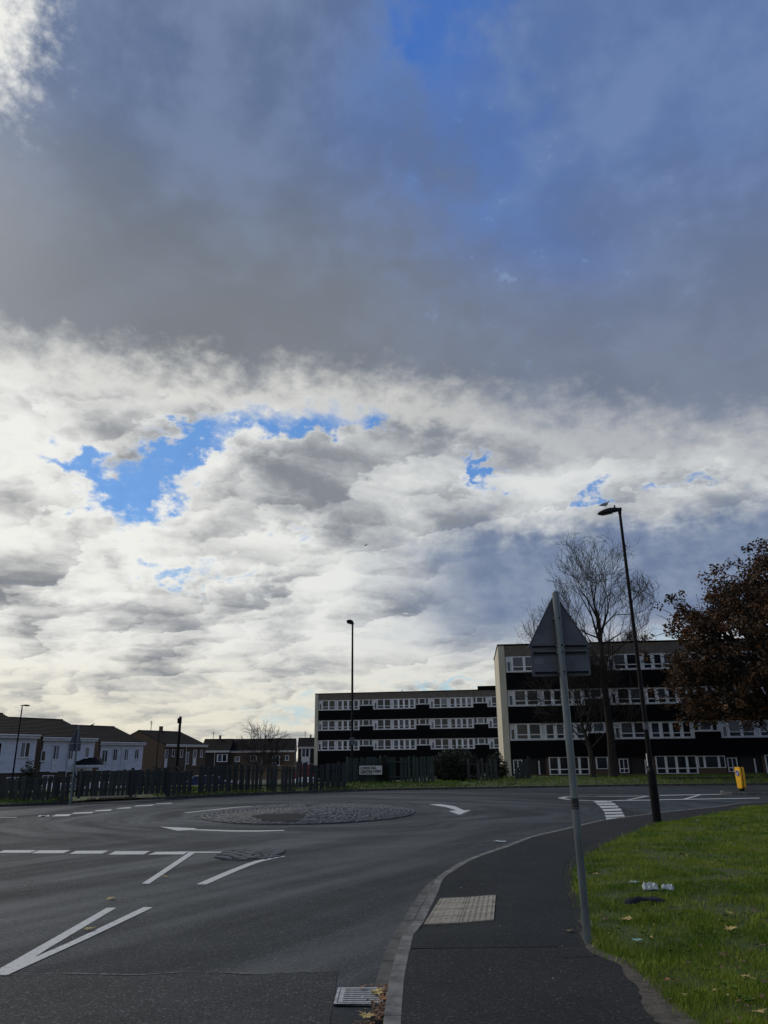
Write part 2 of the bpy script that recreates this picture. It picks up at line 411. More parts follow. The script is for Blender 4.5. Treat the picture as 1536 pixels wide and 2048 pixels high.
M['leaf_y'] = mat('yellow_leaf', (.50, .38, .12), .7, (.34, .22, .06), scale=30)
M['leaf_o'] = mat('orange_leaf', (.36, .14, .03), .7, (.22, .08, .02), scale=30)
M['leaf_b'] = mat('brown_leaf', (.17, .09, .045), .8, (.10, .05, .025), scale=30)
M['paper'] = mat('white_litter', (.48, .52, .50), .6)
M['cloth'] = mat('black_cloth', (.010, .012, .016), .85)
M['greenlit'] = mat('pale_green_plastic', (.22, .42, .34), .4)
M['carblue'] = mat('blue_car_paint', (.015, .03, .12), .3, scale=2)
M['carwhite'] = mat('white_car_paint', (.62, .63, .64), .3, scale=2)
M['carsilver'] = mat('silver_car_paint', (.34, .36, .38), .3, scale=2, metal=.4)
M['carred'] = mat('red_van_paint', (.36, .015, .02), .35, scale=2)
M['tyre'] = mat('tyre_rubber', (.012, .012, .012), .9)
M['gull'] = mat('gull_grey', (.40, .40, .42), .8)
M['gullw'] = mat('gull_white', (.8, .8, .8), .8)

# ------------------------------------------------------------------ ground sheet
def ground_z(x, y):
    back = min(1, max(0, (y - 54) / 8)) * min(1, max(0, (8 - x) / 8))
    return -.08 - 1.30 * back
def axis(lo, hi, a, b, st):
    r = []; v = a
    while v <= b: r.append(v); v += st
    return [lo, lo/3, lo/8] + r + [hi/8, hi/3, hi]
gx = axis(-3000, 3000, -80, 90, 8.0); gy = axis(-3000, 4000, -20, 140, 4.0)
gx = sorted(set(gx)); gy = sorted(set(gy))
mb = MB(); mb.v = [(x, y, ground_z(x, y)) for y in gy for x in gx]
nx = len(gx)
mb.f = [(j*nx+i, j*nx+i+1, (j+1)*nx+i+1, (j+1)*nx+i) for j in range(len(gy)-1) for i in range(nx-1)]; mb.mi = [0]*len(mb.f)
tag(mb.build('ground', M['ground']), kind='structure')

def sheet(name, pts, z, mt, kind='structure', parent=None):
    """a thin flat sheet with outline pts"""
    o = MB().add([(p[0], p[1], z) for p in pts], [tuple(range(len(pts)))]).build(name, mt, parent)
    if kind: tag(o, kind=kind)
    return o
# far kerb line and the road
FK = [Vector((-70, 2, 0)), Vector((-46, 14, 0)), Vector((-28, 26.5, 0)), gd(0, 1614), gd(140, 1607), gd(260, 1601), gd(380, 1596), gd(500, 1590.5), gd(640, 1584.5), gd(820, 1580),
      gd(1060, 1576), gd(1240, 1572.5), gd(1400, 1571), gd(1536, 1570), Vector((34, 50.6, 0)), Vector((50, 48, 0)), Vector((85, 40, 0))]
fk = spline(FK, .915)
road_pts = [(-75, -15), (90, -15), (90, 40)] + [(p.x, p.y) for p in reversed(fk)] + [(-75, 2)]
bm = bmesh.new(); vs = [bm.verts.new((x, y, 0)) for x, y in road_pts]; fc = bm.faces.new(vs); bmesh.ops.triangulate(bm, faces=[fc]); me = bpy.data.meshes.new('road')
bmesh.ops.recalc_face_normals(bm, faces=bm.faces); bm.to_mesh(me); bm.free(); me.materials.append(M['road'])
tag(link('road', me), kind='structure')

# newer asphalt in the foreground, edge wavy
edge = [(-8.5 + i*.35, 7.62 + .03*math.sin(i*1.7) + .02*math.sin(i*4.1) - i*.002) for i in range(25)]
sheet('road_patch', [(-8.5, -6), (-.2, -6)] + [(x, y) for x, y in reversed(edge) if x < -.15], .004, M['road_new'])
mb = MB()
for i, (a, b) in enumerate(zip(edge, edge[1:])):
    if b[0] < .0 and random.random() < .8:
        w = random.uniform(.006, .018); mb.add([(a[0], a[1]-w, .008), (b[0]-random.uniform(0,.12), b[1]-w, .008), (b[0], b[1]+w, .008), (a[0], a[1]+w, .008)], [(0,1,2,3)])
tag(mb.build('road_joint', mat('tar_joint', (.15,.15,.145), .8, (.05,.05,.05), scale=25, contrast=(.48,.56))), kind='structure')

# ------------------------------------------------------------------ near kerb, pavement, lawn
KP = [Vector((-.35, -4, 0)), Vector((-.16, 0, 0)), Vector((.0, 3, 0)), gd(803, 2048, .1), gd(808, 1965, .1), gd(817, 1915, .1), gd(828, 1873, .07), gd(846, 1846, .03), gd(869, 1798, .03),
      gd(889, 1765, .04), gd(912, 1742, .08), gd(954, 1716, .1), gd(1023, 1692, .1), gd(1070, 1674, .1), gd(1145, 1656, .1), gd(1209, 1641, .1),
      gd(1252, 1635, .1), gd(1325, 1625.5, .1), gd(1440, 1613.5, .1), gd(1536, 1604.5, .1), Vector((24, 32.5, 0)), Vector((40, 34, 0)), Vector((80, 34, 0))]
for p in KP: p.z = 0
kp = spline(KP, .915)
def kerb_h(p):      # dropped at the crossing
    d = abs(p.y - 10.3)
    t = min(1, max(0, (d - 1.0) / .85)); return .022 + .083 * t * t * (3 - 2*t)
kerb = thing('kerb', None, None); tag(kerb, kind='structure')
def stone_run(line, offs, wid, hf, parent, name, mt, h0=-.05, cache=None, ends=None):
    A, B = side(line, offs), side(line, offs + wid)
    for i in range(len(line)-1):
        a0, a1, b0, b1 = A[i], A[i+1], B[i], B[i+1]; g = (a1-a0).normalized() * .008
        h = hf(line[i]) ; h2 = hf(line[i+1])
        q = MB(); c = (a0+a1+b0+b1)/4; ch = .012
        top = [a0+g, a1-g, b1-g, b0+g]; hs = [h, h2, h2, h]; cc = c
        jz = random.uniform(-.003, .003)
        vs = [(p.x-cc.x, p.y-cc.y, h0) for p in top] + [(p.x-cc.x, p.y-cc.y, hh-ch+jz) for p, hh in zip(top, hs)] + \
             [((p.x-cc.x)*(1) + (cc.x-p.x)*.07, (p.y-cc.y) + (cc.y-p.y)*.07, hh+jz) for p, hh in zip(top, hs)]
        q.add(vs, [(0,1,5,4),(1,2,6,5),(2,3,7,6),(3,0,4,7),(4,5,9,8),(5,6,10,9),(6,7,11,10),(7,4,8,11),(8,9,10,11)])
        q.build(name, mt, parent, loc=(cc.x, cc.y, 0))
stone_run(kp, 0, .125, kerb_h, kerb, 'kerb_stone', M['kerb'])
chan = thing('gutter', None, None); tag(chan, kind='structure')
ck = [p for p in kp if 6.9 < p.y < 16.5]
stone_run(spline(ck, .915), .129, .135, lambda p: .012, chan, 'channel_stone', M['channel'])
# a second row of channel setts where the crossing is dropped
LE = [Vector((2.0, -4, 0)), Vector((2.0, 0, 0)), Vector((1.98, 3, 0)), Vector((2.0, 5, 0)), gd(1377, 2048, .1), gd(1335, 2004, .1), gd(1294, 1962, .1), gd(1258, 1932, .1), gd(1208, 1909, .1), gd(1184, 1889, .1), gd(1172, 1840, .1),
      gd(1160, 1800, .1), gd(1147, 1772, .1), gd(1147, 1740, .1), gd(1169, 1716, .1), gd(1208, 1692, .1), gd(1258, 1671, .1), gd(1306, 1651, .1),
      gd(1377, 1638, .1), gd(1466, 1623, .1), gd(1560, 1611.5, .1), Vector((26, 30.4, 0)), Vector((44, 31.4, 0)), Vector((80, 31.4, 0))]
for p in LE: p.z = 0
le = spline(LE, .3); kpf = spline(KP, .3)
def resample(l, n): return [l[min(len(l)-1, round(i*(len(l)-1)/(n-1)))] for i in range(n)]
def nearest(p, l): return min(l, key=lambda q: (q-p).length_squared)
def pav_z(p):
    k = nearest(Vector((p[0], p[1], 0)), kpf); d = (Vector((p[0], p[1], 0))-k).length
    t = min(1, d/1.1); t = t*t*(3-2*t); return kerb_h(k)*(1-t) + .102*t
mb = MB(); rows = []; NT = 7
a_l = kpf; used = []
for p in a_l:
    used.append(nearest(p, le) if p.y > 3 or True else p)
# keep the partner points moving forward
idx = 0
for i, p in enumerate(a_l):
    j = min(range(idx, min(idx+12, len(le))), key=lambda q: (le[q]-p).length_squared); idx = j
    q = le[j]; 
    for t in range(NT+1):
        v = p.lerp(q, t/NT); mb.v.append((v.x, v.y, pav_z(v)-.002 if t == 0 else pav_z(v)))
w = NT+1
mb.f = [(i*w+t, i*w+t+1, (i+1)*w+t+1, (i+1)*w+t) for i in range(len(a_l)-1) for t in range(NT)]; mb.mi = [0]*len(mb.f)
tag(mb.build('pavement', M['pave'], smooth=True), kind='structure')
# darker relaid strip between y 8.1 m and 17 m, following the kerb
mb = MB(); mb.v = []; sel = [p for p in kpf if 7.9 < p.y < 18.5]
idx = 0; rows = 0
for i, p in enumerate(sel):
    j = min(range(idx, len(le)), key=lambda q: (le[q]-p).length_squared); idx = j; q = le[j]; e = .86
    for t in range(9):
        v = p.lerp(q, t/8*(.93 - .12*max(0, (p.y-13)/5)))
        if i == 0: v = Vector((v.x, 7.93 + .03*t/8, 0))
        mb.v.append((v.x, v.y, pav_z(v)+.003))
    rows += 1
mb.f = [(i*9+t, i*9+t+1, (i+1)*9+t+1, (i+1)*9+t) for i in range(rows-1) for t in range(8)]; mb.mi = [0]*len(mb.f)
tag(mb.build('pavement_patch', M['pave_new'], smooth=True), kind='structure')
b = [gd(1108, 1872, .1), gd(1178, 1868, .1), gd(1196, 1896, .1), gd(1215, 1912, .1), gd(1125, 1916, .1)]
sheet('pavement_trench_patch', [(p.x, p.y) for p in b], .1045, M['pave_box'])

# lawn
def lawn_z(x, y, d):
    n_ = mnoise.noise(Vector((x*.5, y*.5, 0)))*.035 + mnoise.noise(Vector((x*1.7, y*1.7, 3)))*.014
    return .095 + min(1, d/.8)*(.035 + n_) + min(1, d/8)*.10
mb = MB(); NL = 40
dirs = []
for i, p in enumerate(le):
    a = le[max(0, i-1)]; bq = le[min(len(le)-1, i+1)]
    for t in range(NL+1):
        s_ = (t/NL)**1.6; far = Vector((46 + 0*p.x, min(max(p.y*.8 - 3, -6), 20), 0)) if p.x < 44 else Vector((p.x+2, 20, 0))
        v = p.lerp(far, s_); d = (v-p).length
        mb.v.append((v.x, v.y, lawn_z(v.x, v.y, d)))
w = NL+1
mb.f = [(i*w+t, i*w+t+1, (i+1)*w+t+1, (i+1)*w+t) for i in range(len(le)-1) for t in range(NL)]; mb.mi = [0]*len(mb.f)
lawn = tag(mb.build('lawn', M['soil'], smooth=True), kind='structure')
from mathutils.bvhtree import BVHTree
_bv = BVHTree.FromPolygons([Vector(v) for v in mb.v], mb.f)
def lawn_at(x, y):
    h = _bv.ray_cast(Vector((x, y, 3)), Vector((0, 0, -1)))[0]
    return h.z if h else None
def grass_mesh(name, spots, mt, hmin, hmax, wid, label=None):
    vs = []; fs = []
    for (x, y, z, k) in spots:
        a = random.uniform(0, 6.283); h = random.uniform(hmin, hmax)*k; w_ = wid*k*random.uniform(.6, 1.3)
        lx, ly = random.gauss(0, .45)*h, random.gauss(0, .45)*h; n = len(vs)
        vs += [(x-math.cos(a)*w_, y-math.sin(a)*w_, z-.01), (x+math.cos(a)*w_, y+math.sin(a)*w_, z-.01), (x+lx, y+ly, z+h)]; fs.append((n, n+1, n+2))
    me = bpy.data.meshes.new(name); me.from_pydata(vs, [], fs); me.materials.append(mt)
    o = link(name, me); tag(o, label, 'grass', kind='stuff'); return o
spots = []
rr = random.Random(3); n = 0
while len(spots) < 230000 and n < 1500000:
    n += 1
    y = 4.6 + 27*(rr.random()**1.55); x = rr.uniform(1.6, .40*y + 7*min(1, (y)/20) + 1.2)
    if x > .66*y + 1: continue
    if x > .62*y*1.0+.6: continue
    z = lawn_at(x, y)
    if z is None: continue
    tuft = mnoise.noise(Vector((x*2.3, y*2.3, 7)))
    bare = mnoise.noise(Vector((x*.9, y*.9, 17))) + .6*mnoise.noise(Vector((x*3.1, y*3.1, 5)))
    if bare > .42 and rr.random() < .8: continue
    if rr.random() > .75 + tuft*.6: continue
    k = (.75 + .05*y*.6) * (1 + tuft*.5)
    spots.append((x, y, z, k))
grass_mesh('grass', spots, M['grass'], .022, .055, .0042, 'short green lawn grass filling the corner right of the pavement')
# scruffy edge: longer tufts leaning over the pavement edge
wd = []
for _ in range(150):        # broad leaved weeds in small rosettes
    y = 5 + 20*rr.random()**1.4; x = rr.uniform(1.9, .6*y+.5); z = lawn_at(x, y)
    if z is None: continue
    for k in range(rr.randrange(5, 9)):
        a = rr.uniform(0, 6.283); L = rr.uniform(.03, .07); ca, sa = math.cos(a), math.sin(a); w_ = L*.28
        wd.append([(x, y, z+.012), (x+ca*L*.5-sa*w_, y+sa*L*.5+ca*w_, z+.035), (x+ca*L, y+sa*L, z+.03), (x+ca*L*.5+sa*w_, y+sa*L*.5-ca*w_, z+.035)])
q = MB()
for l_ in wd: q.add(l_, [(0,1,2,3)])
tag(q.build('lawn_weeds', M['weed']), 'low broad leaved weeds dotted through the lawn', 'weeds', kind='stuff')
spots = []
for p in le:
    if 4.5 < p.y < 30:
        for _ in range(int(26 if p.y < 13 else 14)):
            q = p + Vector((rr.gauss(.03, .06), rr.gauss(0, .15), 0)); spots.append((q.x, q.y, .098, rr.uniform(.6, 1.5)*(.8+.03*p.y)))
grass_mesh('grass_tufts', spots, M['grass'], .02, .07, .0045, 'straggly grass tufts growing over the pavement edge')
# dirt along the edge near the camera
mb = MB(); e1 = [p for p in spline(LE, .08) if 4.0 < p.y < 9.2]
for i, p in enumerate(e1):
    wq = .05 + .05*mnoise.noise(Vector((p.y*2.1, 0, 0))) + (.03 + .13*min(1, max(0, (7.3-p.y)/1.4)))*(1+.7*mnoise.noise(Vector((p.y*2.2, 5, 0)))+.35*mnoise.noise(Vector((p.y*9, 5, 0))))
    mb.v += [(p.x - wq, p.y, .1042), (p.x + .06, p.y, .109)]
mb.f = [(2*i, 2*i+1, 2*i+3, 2*i+2) for i in range(len(e1)-1)]; mb.mi = [0]*len(mb.f)
tag(mb.build('dirt_strip', M['dirt']), kind='structure')

# ------------------------------------------------------------------ far verge
fkerb = thing('far_kerb', None, None); tag(fkerb, kind='structure')
vis = [p for p in fk if -24 < p.x < 34]
stone_run(vis, 0, .13, lambda p: .11 if not (-14.5 < p.x < -12.2) else .03, fkerb, 'kerb_stone', M['kerb_far'])
FB = {}
mb = MB(); NV = 14
fk2 = spline(FK, 1.0)
def verge_z(t, x, y): return .10 + .22*math.sin(min(1, t*1.6)*math.pi/2) + .05*mnoise.noise(Vector((x*.3, y*.3, 2)))
vback = side(fk2, 9.0)
vf = []
for p, q in zip(fk2, side(fk2, .13)):
    wd = 9.5 if p.x < 6 else 9.5 + min(1, (p.x-6)/6)*16
    for t in range(NV+1):
        v = q + (side([p, p+Vector((1,0,0))], 1)[0]*0 )
        vf.append(None)
vf = []
nrm = [ (b_-a_).normalized() for a_, b_ in zip(fk2, side(fk2, 1.0))]
for p, nr in zip(fk2, nrm):
    wd = 10.0 + min(1, max(0, (p.x-4)/6))*14
    for t in range(NV+1):
        s_ = (t/NV)**1.5; v = p + nr*(.13 + wd*s_)
        z = verge_z(s_*wd/5, v.x, v.y)
        if -14.8 < p.x < -11.6 and s_*wd < 4: z = .11          # the path through the verge
        mb.v.append((v.x, v.y, z))
w = NV+1
mb.f = [(i*w+t, i*w+t+1, (i+1)*w+t+1, (i+1)*w+t) for i in range(len(fk2)-1) for t in range(NV)]; mb.mi = [0]*len(mb.f)
verge = tag(mb.build('verge', M['soil'], smooth=True), kind='structure')
_bv2 = BVHTree.FromPolygons([Vector(v) for v in mb.v], mb.f)
def verge_at(x, y, dflt=.2):
    h = _bv2.ray_cast(Vector((x, y, 3)), Vector((0, 0, -1)))[0]
    return h.z if h else dflt
spots = []
for _ in range(60000):
    i = rr.randrange(3, len(fk2)-3); p = fk2[i]; 
    if not -23 < p.x < 33: continue
    d = .15 + rr.random()**1.2 * (6 if p.x < 5 else 16); v = p + nrm[i]*d + Vector((rr.uniform(-.5, .5), rr.uniform(-.5, .5), 0))
    if -14.6 < p.x < -11.8 and d < 4: continue
    if 19.5 < v.x and v.y < 58.5: 
        if 55.6 < v.y: continue
    spots.append((v.x, v.y, verge_at(v.x, v.y), rr.uniform(1.0, 2.2)))
grass_mesh('verge_grass', spots, M['grassfar'], .04, .09, .02, 'green grass on the far verge in front of the fences')
a, b_, c, d = gd(168, 1605), gd(266, 1600), gd(250, 1592), gd(185, 1592)
sheet('path', [(a.x, a.y+.15), (b_.x, b_.y+.15), (c.x+.6, c.y+1.5), (d.x, d.y+1.5)], .15, M['pave'])
sheet('far_pavement', [(19.5, 55.6), (60, 53), (60, 56), (19.8, 58.4)], .39, M['pave'])

# ------------------------------------------------------------------ painted road markings
def crop(x, y, ox, oy, sc): return (ox + x/sc, oy + y/sc)
def mark(name, px, lab=None, z=.005, mt='paint', sub=0):
    P = [gd(*p) for p in px]
    o = MB().add([(p.x, p.y, z) for p in P], [tuple(range(len(P)))]).build(name, M[mt]); tag(o, kind='structure'); return o
L1 = lambda pts: [crop(x, y, 0, 1580, 2.4) for x, y in pts]
L3 = lambda pts: [crop(x, y, 0, 1380, 3.491) for x, y in pts]
L5 = lambda pts: [crop(x, y, 980, 1380, 4.267) for x, y in pts]
L7 = lambda pts: [crop(x, y, 1240, 1380, 5.189) for x, y in pts]
L8 = lambda pts: [crop(x, y, 820, 1580, 2.954) for x, y in pts]
for q in ([(-150,289),(0,289),(-30,301),(-190,301)], [(20,290),(175,290),(145,302),(-15,302)], [(185,291),(338,290),(303,304),(150,305)], [(365,293),(520,292),(490,306),(333,307)],
          [(553,295),(720,294),(690,310),(520,311)], [(748,298),(905,296),(882,310),(711,311)]):
    mark('give_way_mark', L1(q))
mark('road_line', L1([(905,296.5),(1090,297),(1084,302),(900,303)]))
mark('road_line', L1([(909,300),(943,298),(716,452),(680,452)]), z=.007)
def stripe(name, pts, z=.005, mt='paint', wid=.12):
    P = spline([Vector((gd(*p).x, gd(*p).y, 0)) for p in pts], .4); A, B = side(P, wid/2), side(P, -wid/2); mb = MB()
    mb.v = [(p.x, p.y, z) for ab in zip(A, B) for p in ab]; mb.f = [(2*i, 2*i+1, 2*i+3, 2*i+2) for i in range(len(P)-1)]; mb.mi = [0]*len(mb.f)
    return tag(mb.build(name, M[mt]), kind='structure')
stripe('road_line', L1([(967,454),(1110,392),(1240,343),(1377,314)]), wid=.16)
mark('road_line', L1([(513,567),(558,567),(232,762),(28,893),(-60,893)]), mt='paint')
mark('road_line', L1([(690,564),(734,566),(420,716),(30,894),(-60,894),(180,800),(330,735)]), z=.007)
# left curving arrow
mark('lane_arrow', L1([(768,177),(945,184),(930,188.5),(1120,194.5),(1250,195),(1364,192.5),(1364,196.5),(1240,200.5),(1100,200),(915,192.5),(852,196)]))
mark('lane_arrow', L8([(112,85),(180,84),(262,96),(320,121),(361,119),(292,147),(229,125),(276,121),(215,102),(165,94)]))
stripe('road_line', L1([(890,109),(1010,97),(1130,84),(1240,77),(1350,70)]), wid=.22)
for q in ([(362,883),(395,870),(500,868),(478,881)], [(498,866),(520,857),(657,851),(640,861)], [(655,848),(675,840),(785,833),(770,844)], [(805,831),(830,824),(920,817),(905,827)],
          [(930,814),(955,807),(1080,800),(1060,808)], [(1075,798),(1100,793),(1208,788),(1190,794)]):
    mark('lane_mark', L3(q))
for q in ([(0,888),(118,888),(118,892),(0,892)],):
    mark('road_line', L3(q), mt='paint_worn')
for q in ([(880,949),(1025,944),(1045,959),(905,963)], [(903,970),(1060,966),(1077,981),(930,985)], [(933,992),(1085,988),(1102,1003),(950,1009)], [(955,1018),(1112,1012),(1127,1030),(972,1035)],
          [(973,1045),(1127,1040),(1140,1055),(984,1060)], [(980,1070),(1140,1063),(1152,1081),(990,1086)], [(988,1092),(1155,1088),(1166,1100),(997,1110)]):
    mark('crossing_bar', L5(q))
mark('road_line', L7([(-260,1103),(300,1099),(300,1104),(-260,1108)]), mt='paint_worn'); mark('road_line', L7([(410,1091),(1085,1080),(1085,1085),(410,1097)]), mt='paint')
mark('road_line', L7([(-140,1148),(330,1140),(330,1146),(-140,1153)])); mark('road_line', L7([(410,1137),(1450,1119),(1450,1125),(410,1143)]))
mark('road_line', L7([(60,1143),(100,1142),(310,1101),(262,1102)]), z=.007); mark('road_line', L7([(640,1136),(690,1135),(848,1089),(808,1090)]), z=.007)
mark('road_line', L5([(615,916),(690,913),(690,922),(615,923)]), mt='paint')
# worn oval patch by the crossing bars
def oval(cx, cy, rx, ry, n=36): return [(cx + rx*math.cos(6.2832*i/n), cy + ry*math.sin(6.2832*i/n)) for i in range(n)]
c = gd(1180, 1597); rxo = (gd(1245, 1597).x - gd(1118, 1597).x)/2
sheet('worn_patch', oval(c.x, c.y, rxo, 2.3), .0045, M['paint_worn']); sheet('worn_patch', oval(c.x + .2, c.y, rxo*.9, 1.95), .0065, M['road_new'])

# ------------------------------------------------------------------ cobbled roundabout
RC, RX, RY = Vector((-2.75, 28.9)), 3.75, 5.15
rb = thing('mini_roundabout', 'large low dome of grey granite setts with a dark asphalt repair at mid junction', 'roundabout', (RC.x, RC.y, 0))
def dome(x, y):
    q = (x/RX)**2 + (y/RY)**2; return .02 + .17*max(0, 1-q)**.8
mb = MB(); N = 48
mb.v = [(0, 0, dome(0, 0)-.012)]
for r in range(1, 7):
    for i in range(N):
        a = 6.2832*i/N; x, y = RX*r/6*math.cos(a), RY*r/6*math.sin(a); mb.v.append((x, y, (dome(x, y)-.012) if r < 6 else .004))
mb.f = [(0, 1+i, 1+(i+1) % N) for i in range(N)] + [(1+(r-1)*N+i, 1+r*N+i, 1+r*N+(i+1) % N, 1+(r-1)*N+(i+1) % N) for r in range(1, 6) for i in range(N)]; mb.mi = [0]*len(mb.f)
mb.build('mortar_bed', M['joint'], rb)
patch_px = [(505, 1637), (530, 1634.5), (612, 1634), (598, 1643), (582, 1651), (560, 1652.5), (512, 1647)]
patch = [gd(*p, z=.06) - Vector((RC.x, RC.y, 0)) for p in patch_px]
for p in patch:
    q_ = math.sqrt((p.x/RX)**2 + (p.y/RY)**2)
    if q_ > .93: p.x *= .93/q_; p.y *= .93/q_
def inside(x, y, poly):
    c_ = False
    for i in range(len(poly)):
        a_, b_ = poly[i], poly[i-1]
        if (a_[1] > y) != (b_[1] > y) and x < (b_[0]-a_[0])*(y-a_[1])/(b_[1]-a_[1])+a_[0]: c_ = not c_
    return c_
pp = [(p.x, p.y) for p in patch]
MB().add([(x, y, dome(x, y)+.028) for x, y in pp], [tuple(range(len(pp)))]).build('asphalt_repair', mat('dark_repair', (.014,.015,.016), .9, scale=20, spec=.2), rb)
sett_me = []
for k in range(4):
    q = MB(); wx, wy = .094 + .008*k, .064; j = lambda: random.uniform(-.008, .008)
    q.add([(sx*wx+j(), sy*wy+j(), -.05) for sx, sy in ((-1,-1),(1,-1),(1,1),(-1,1))] + [(sx*wx+j(), sy*wy+j(), .004) for sx, sy in ((-1,-1),(1,-1),(1,1),(-1,1))] + [(sx*wx*.72, sy*wy*.68, .022+j()*.6) for sx, sy in ((-1,-1),(1,-1),(1,1),(-1,1))],
          [(0,1,5,4),(1,2,6,5),(2,3,7,6),(3,0,4,7),(4,5,9,8),(5,6,10,9),(6,7,11,10),(7,4,8,11),(8,9,10,11)])
    sett_me.append(q.mesh('sett', M['sett']))
cells = []
nr = 24
for ri in range(nr):
    f_ = (ri + .6)/nr; 
    per = math.pi*(3*(RX+RY)*f_ - math.sqrt((3*RX*f_+RY*f_)*(RX*f_+3*RY*f_)))
    nseg = max(5, int(per/.225)); ph = random.random()
    for i in range(nseg):
        a = 6.2832*(i+ph)/nseg; x, y = RX*f_*math.cos(a), RY*f_*math.sin(a)
        if inside(x, y, pp): continue
        if (x/RX)**2+(y/RY)**2 > 1: continue
        tx, ty = -RX*math.sin(a), RY*math.cos(a); cells.append((x, y, math.atan2(ty, tx)))
cells.sort(key=lambda c_: c_[1])
rest = MB()
for i, (x, y, a) in enumerate(cells):
    z = dome(x, y) + random.uniform(-.006, .010); me = random.choice(sett_me)
    if i < 290:
        link('sett', me, rb, (x, y, z), (random.uniform(-.06, .06), random.uniform(-.06, .06), a + random.uniform(-.06, .06)))
    else:
        ca, sa = math.cos(a), math.sin(a)
        rest.add([(x + v.co.x*ca - v.co.y*sa, y + v.co.x*sa + v.co.y*ca, z + v.co.z + random.uniform(-.002, .002)) for v in me.vertices], [tuple(p.vertices) for p in me.polygons])
tag(rest.build('far_setts', M['sett'], rb), kind='stuff')

# small cobbled hump beside the give-way line
sc_ = gd(503, 1709); sm = thing('cobbled_hump', 'small worn hump of grey setts between the white road lines', 'cobbles', (sc_.x, sc_.y, 0))
q = MB(); ol = oval(0, 0, .64, 1.0, 28); q.add([(x, y, .005) for x, y in ol] + [(x*.5, y*.5, .05) for x, y in ol] + [(0, 0, .06)],
    [(i, (i+1) % 28, 28+(i+1) % 28, 28+i) for i in range(28)] + [(28+i, 28+(i+1) % 28, 56) for i in range(28)]); q.build('mortar_bed', M['joint'], sm)
for j in range(-7, 8):
    for i in range(-4, 5):
        x, y = i*.215 + (j % 2)*.1, j*.155
        e = (x/.63)**2 + (y/.98)**2
        if e > .98: continue
        link('sett', random.choice(sett_me), sm, (x, y, .012 + .05*(1-e)), (random.uniform(-.05,.05), random.uniform(-.05,.05), random.uniform(-.05,.05)))

# ------------------------------------------------------------------ tactile paving
tp = thing('tactile_paving', None, None); tag(tp, kind='structure')
ta, tb, tc_, td = gd(880, 1796, .04), gd(992, 1790, .10), gd(988, 1840, .10), gd(847, 1848, .04)
ex = (tb - ta); ey = (td - ta); SZ = .40
nxs, nys = 2, 4
blist = MB()
def bil(u_, v_):
    p = ta.lerp(tb, u_); q_ = td.lerp(tc_, u_); r_ = p.lerp(q_, v_); r_.z = 0; z_ = pav_z(r_); return Vector((r_.x, r_.y, z_))
for i in range(nxs):
    for j in range(nys):
        g_ = .010; u0, u1, v0, v1 = i/nxs+g_/2, (i+1)/nxs-g_/2, j/nys+g_/2, (j+1)/nys-g_/2
        cs = [bil(u0, v1), bil(u1, v1), bil(u1, v0), bil(u0, v0)]; c = sum(cs, Vector())/4
        q = MB(); top = [(p-c) + Vector((0,0,.016)) for p in cs]; bot = [(p-c) - Vector((0,0,.03)) for p in cs]
        q.add(bot + top, [(0,3,2,1),(4,5,6,7),(0,1,5,4),(1,2,6,5),(2,3,7,6),(3,0,4,7)])
        for bi in range(6):
            for bj in range(4):
                pu, pv = u0+(u1-u0)*(bi+.5)/6, v0+(v1-v0)*(bj+.5)/4; o_ = bil(pu, pv) - c + Vector((0,0,.016)); r1, r2 = .018, .011
                q.add([o_ + Vector((r1*math.cos(k*1.0472), r1*math.sin(k*1.0472), 0)) for k in range(6)] + [o_ + Vector((r2*math.cos(k*1.0472), r2*math.sin(k*1.0472), .007)) for k in range(6)],
                      [(k, (k+1) % 6, 6+(k+1) % 6, 6+k) for k in range(6)] + [tuple(range(6, 12))])
        q.build('paving_slab', M['tactile'], tp, loc=c)

# ------------------------------------------------------------------ drain
d0, d1, d2, d3 = gd(676, 2019, 0), gd(757, 2019, 0), gd(768, 1976, 0), gd(692, 1976, 0)
dc = (d0+d1+d2+d3)/4; dw = (d1-d0).length; dd = (d3-d0).length
dr = thing('drain_grate', 'slotted cast iron drain grate in the gutter beside the kerb', 'drain', (dc.x, dc.y, 0), -.02)
w_, h_ = .205, .215
MB().box(-w_, -h_, .004, w_, h_, .0185).build('slot_shade_block', M['slot_dark'], dr)  # solid block just below the bar tops; its black stands in for slot shade
q = MB(); q.box(-w_, -h_, .006, -w_+.022, h_, .022); q.box(w_-.022, -h_, .006, w_, h_, .022); q.box(-w_+.022, -h_, .006, w_-.022, -h_+.02, .022); q.box(-w_+.022, h_-.02, .006, w_-.022, h_, .022)
q.build('frame', M['iron'], dr)
for xe in (-w_+.047, w_-.047): piece('grate_edge', M['iron'], dr, (xe, 0, .0165), (.036, 2*h_-.052, .015))
for i in range(8):
    y = -h_+.036 + i*(2*h_-.072)/7; piece('bar', M['iron'], dr, (.0, y, .0220), (2*w_-.130, .026, .006))
piece('hinge', M['iron'], dr, (.01, -h_+.034 + .5*(2*h_-.072)/7*5, .02), (.02, .028, .008))

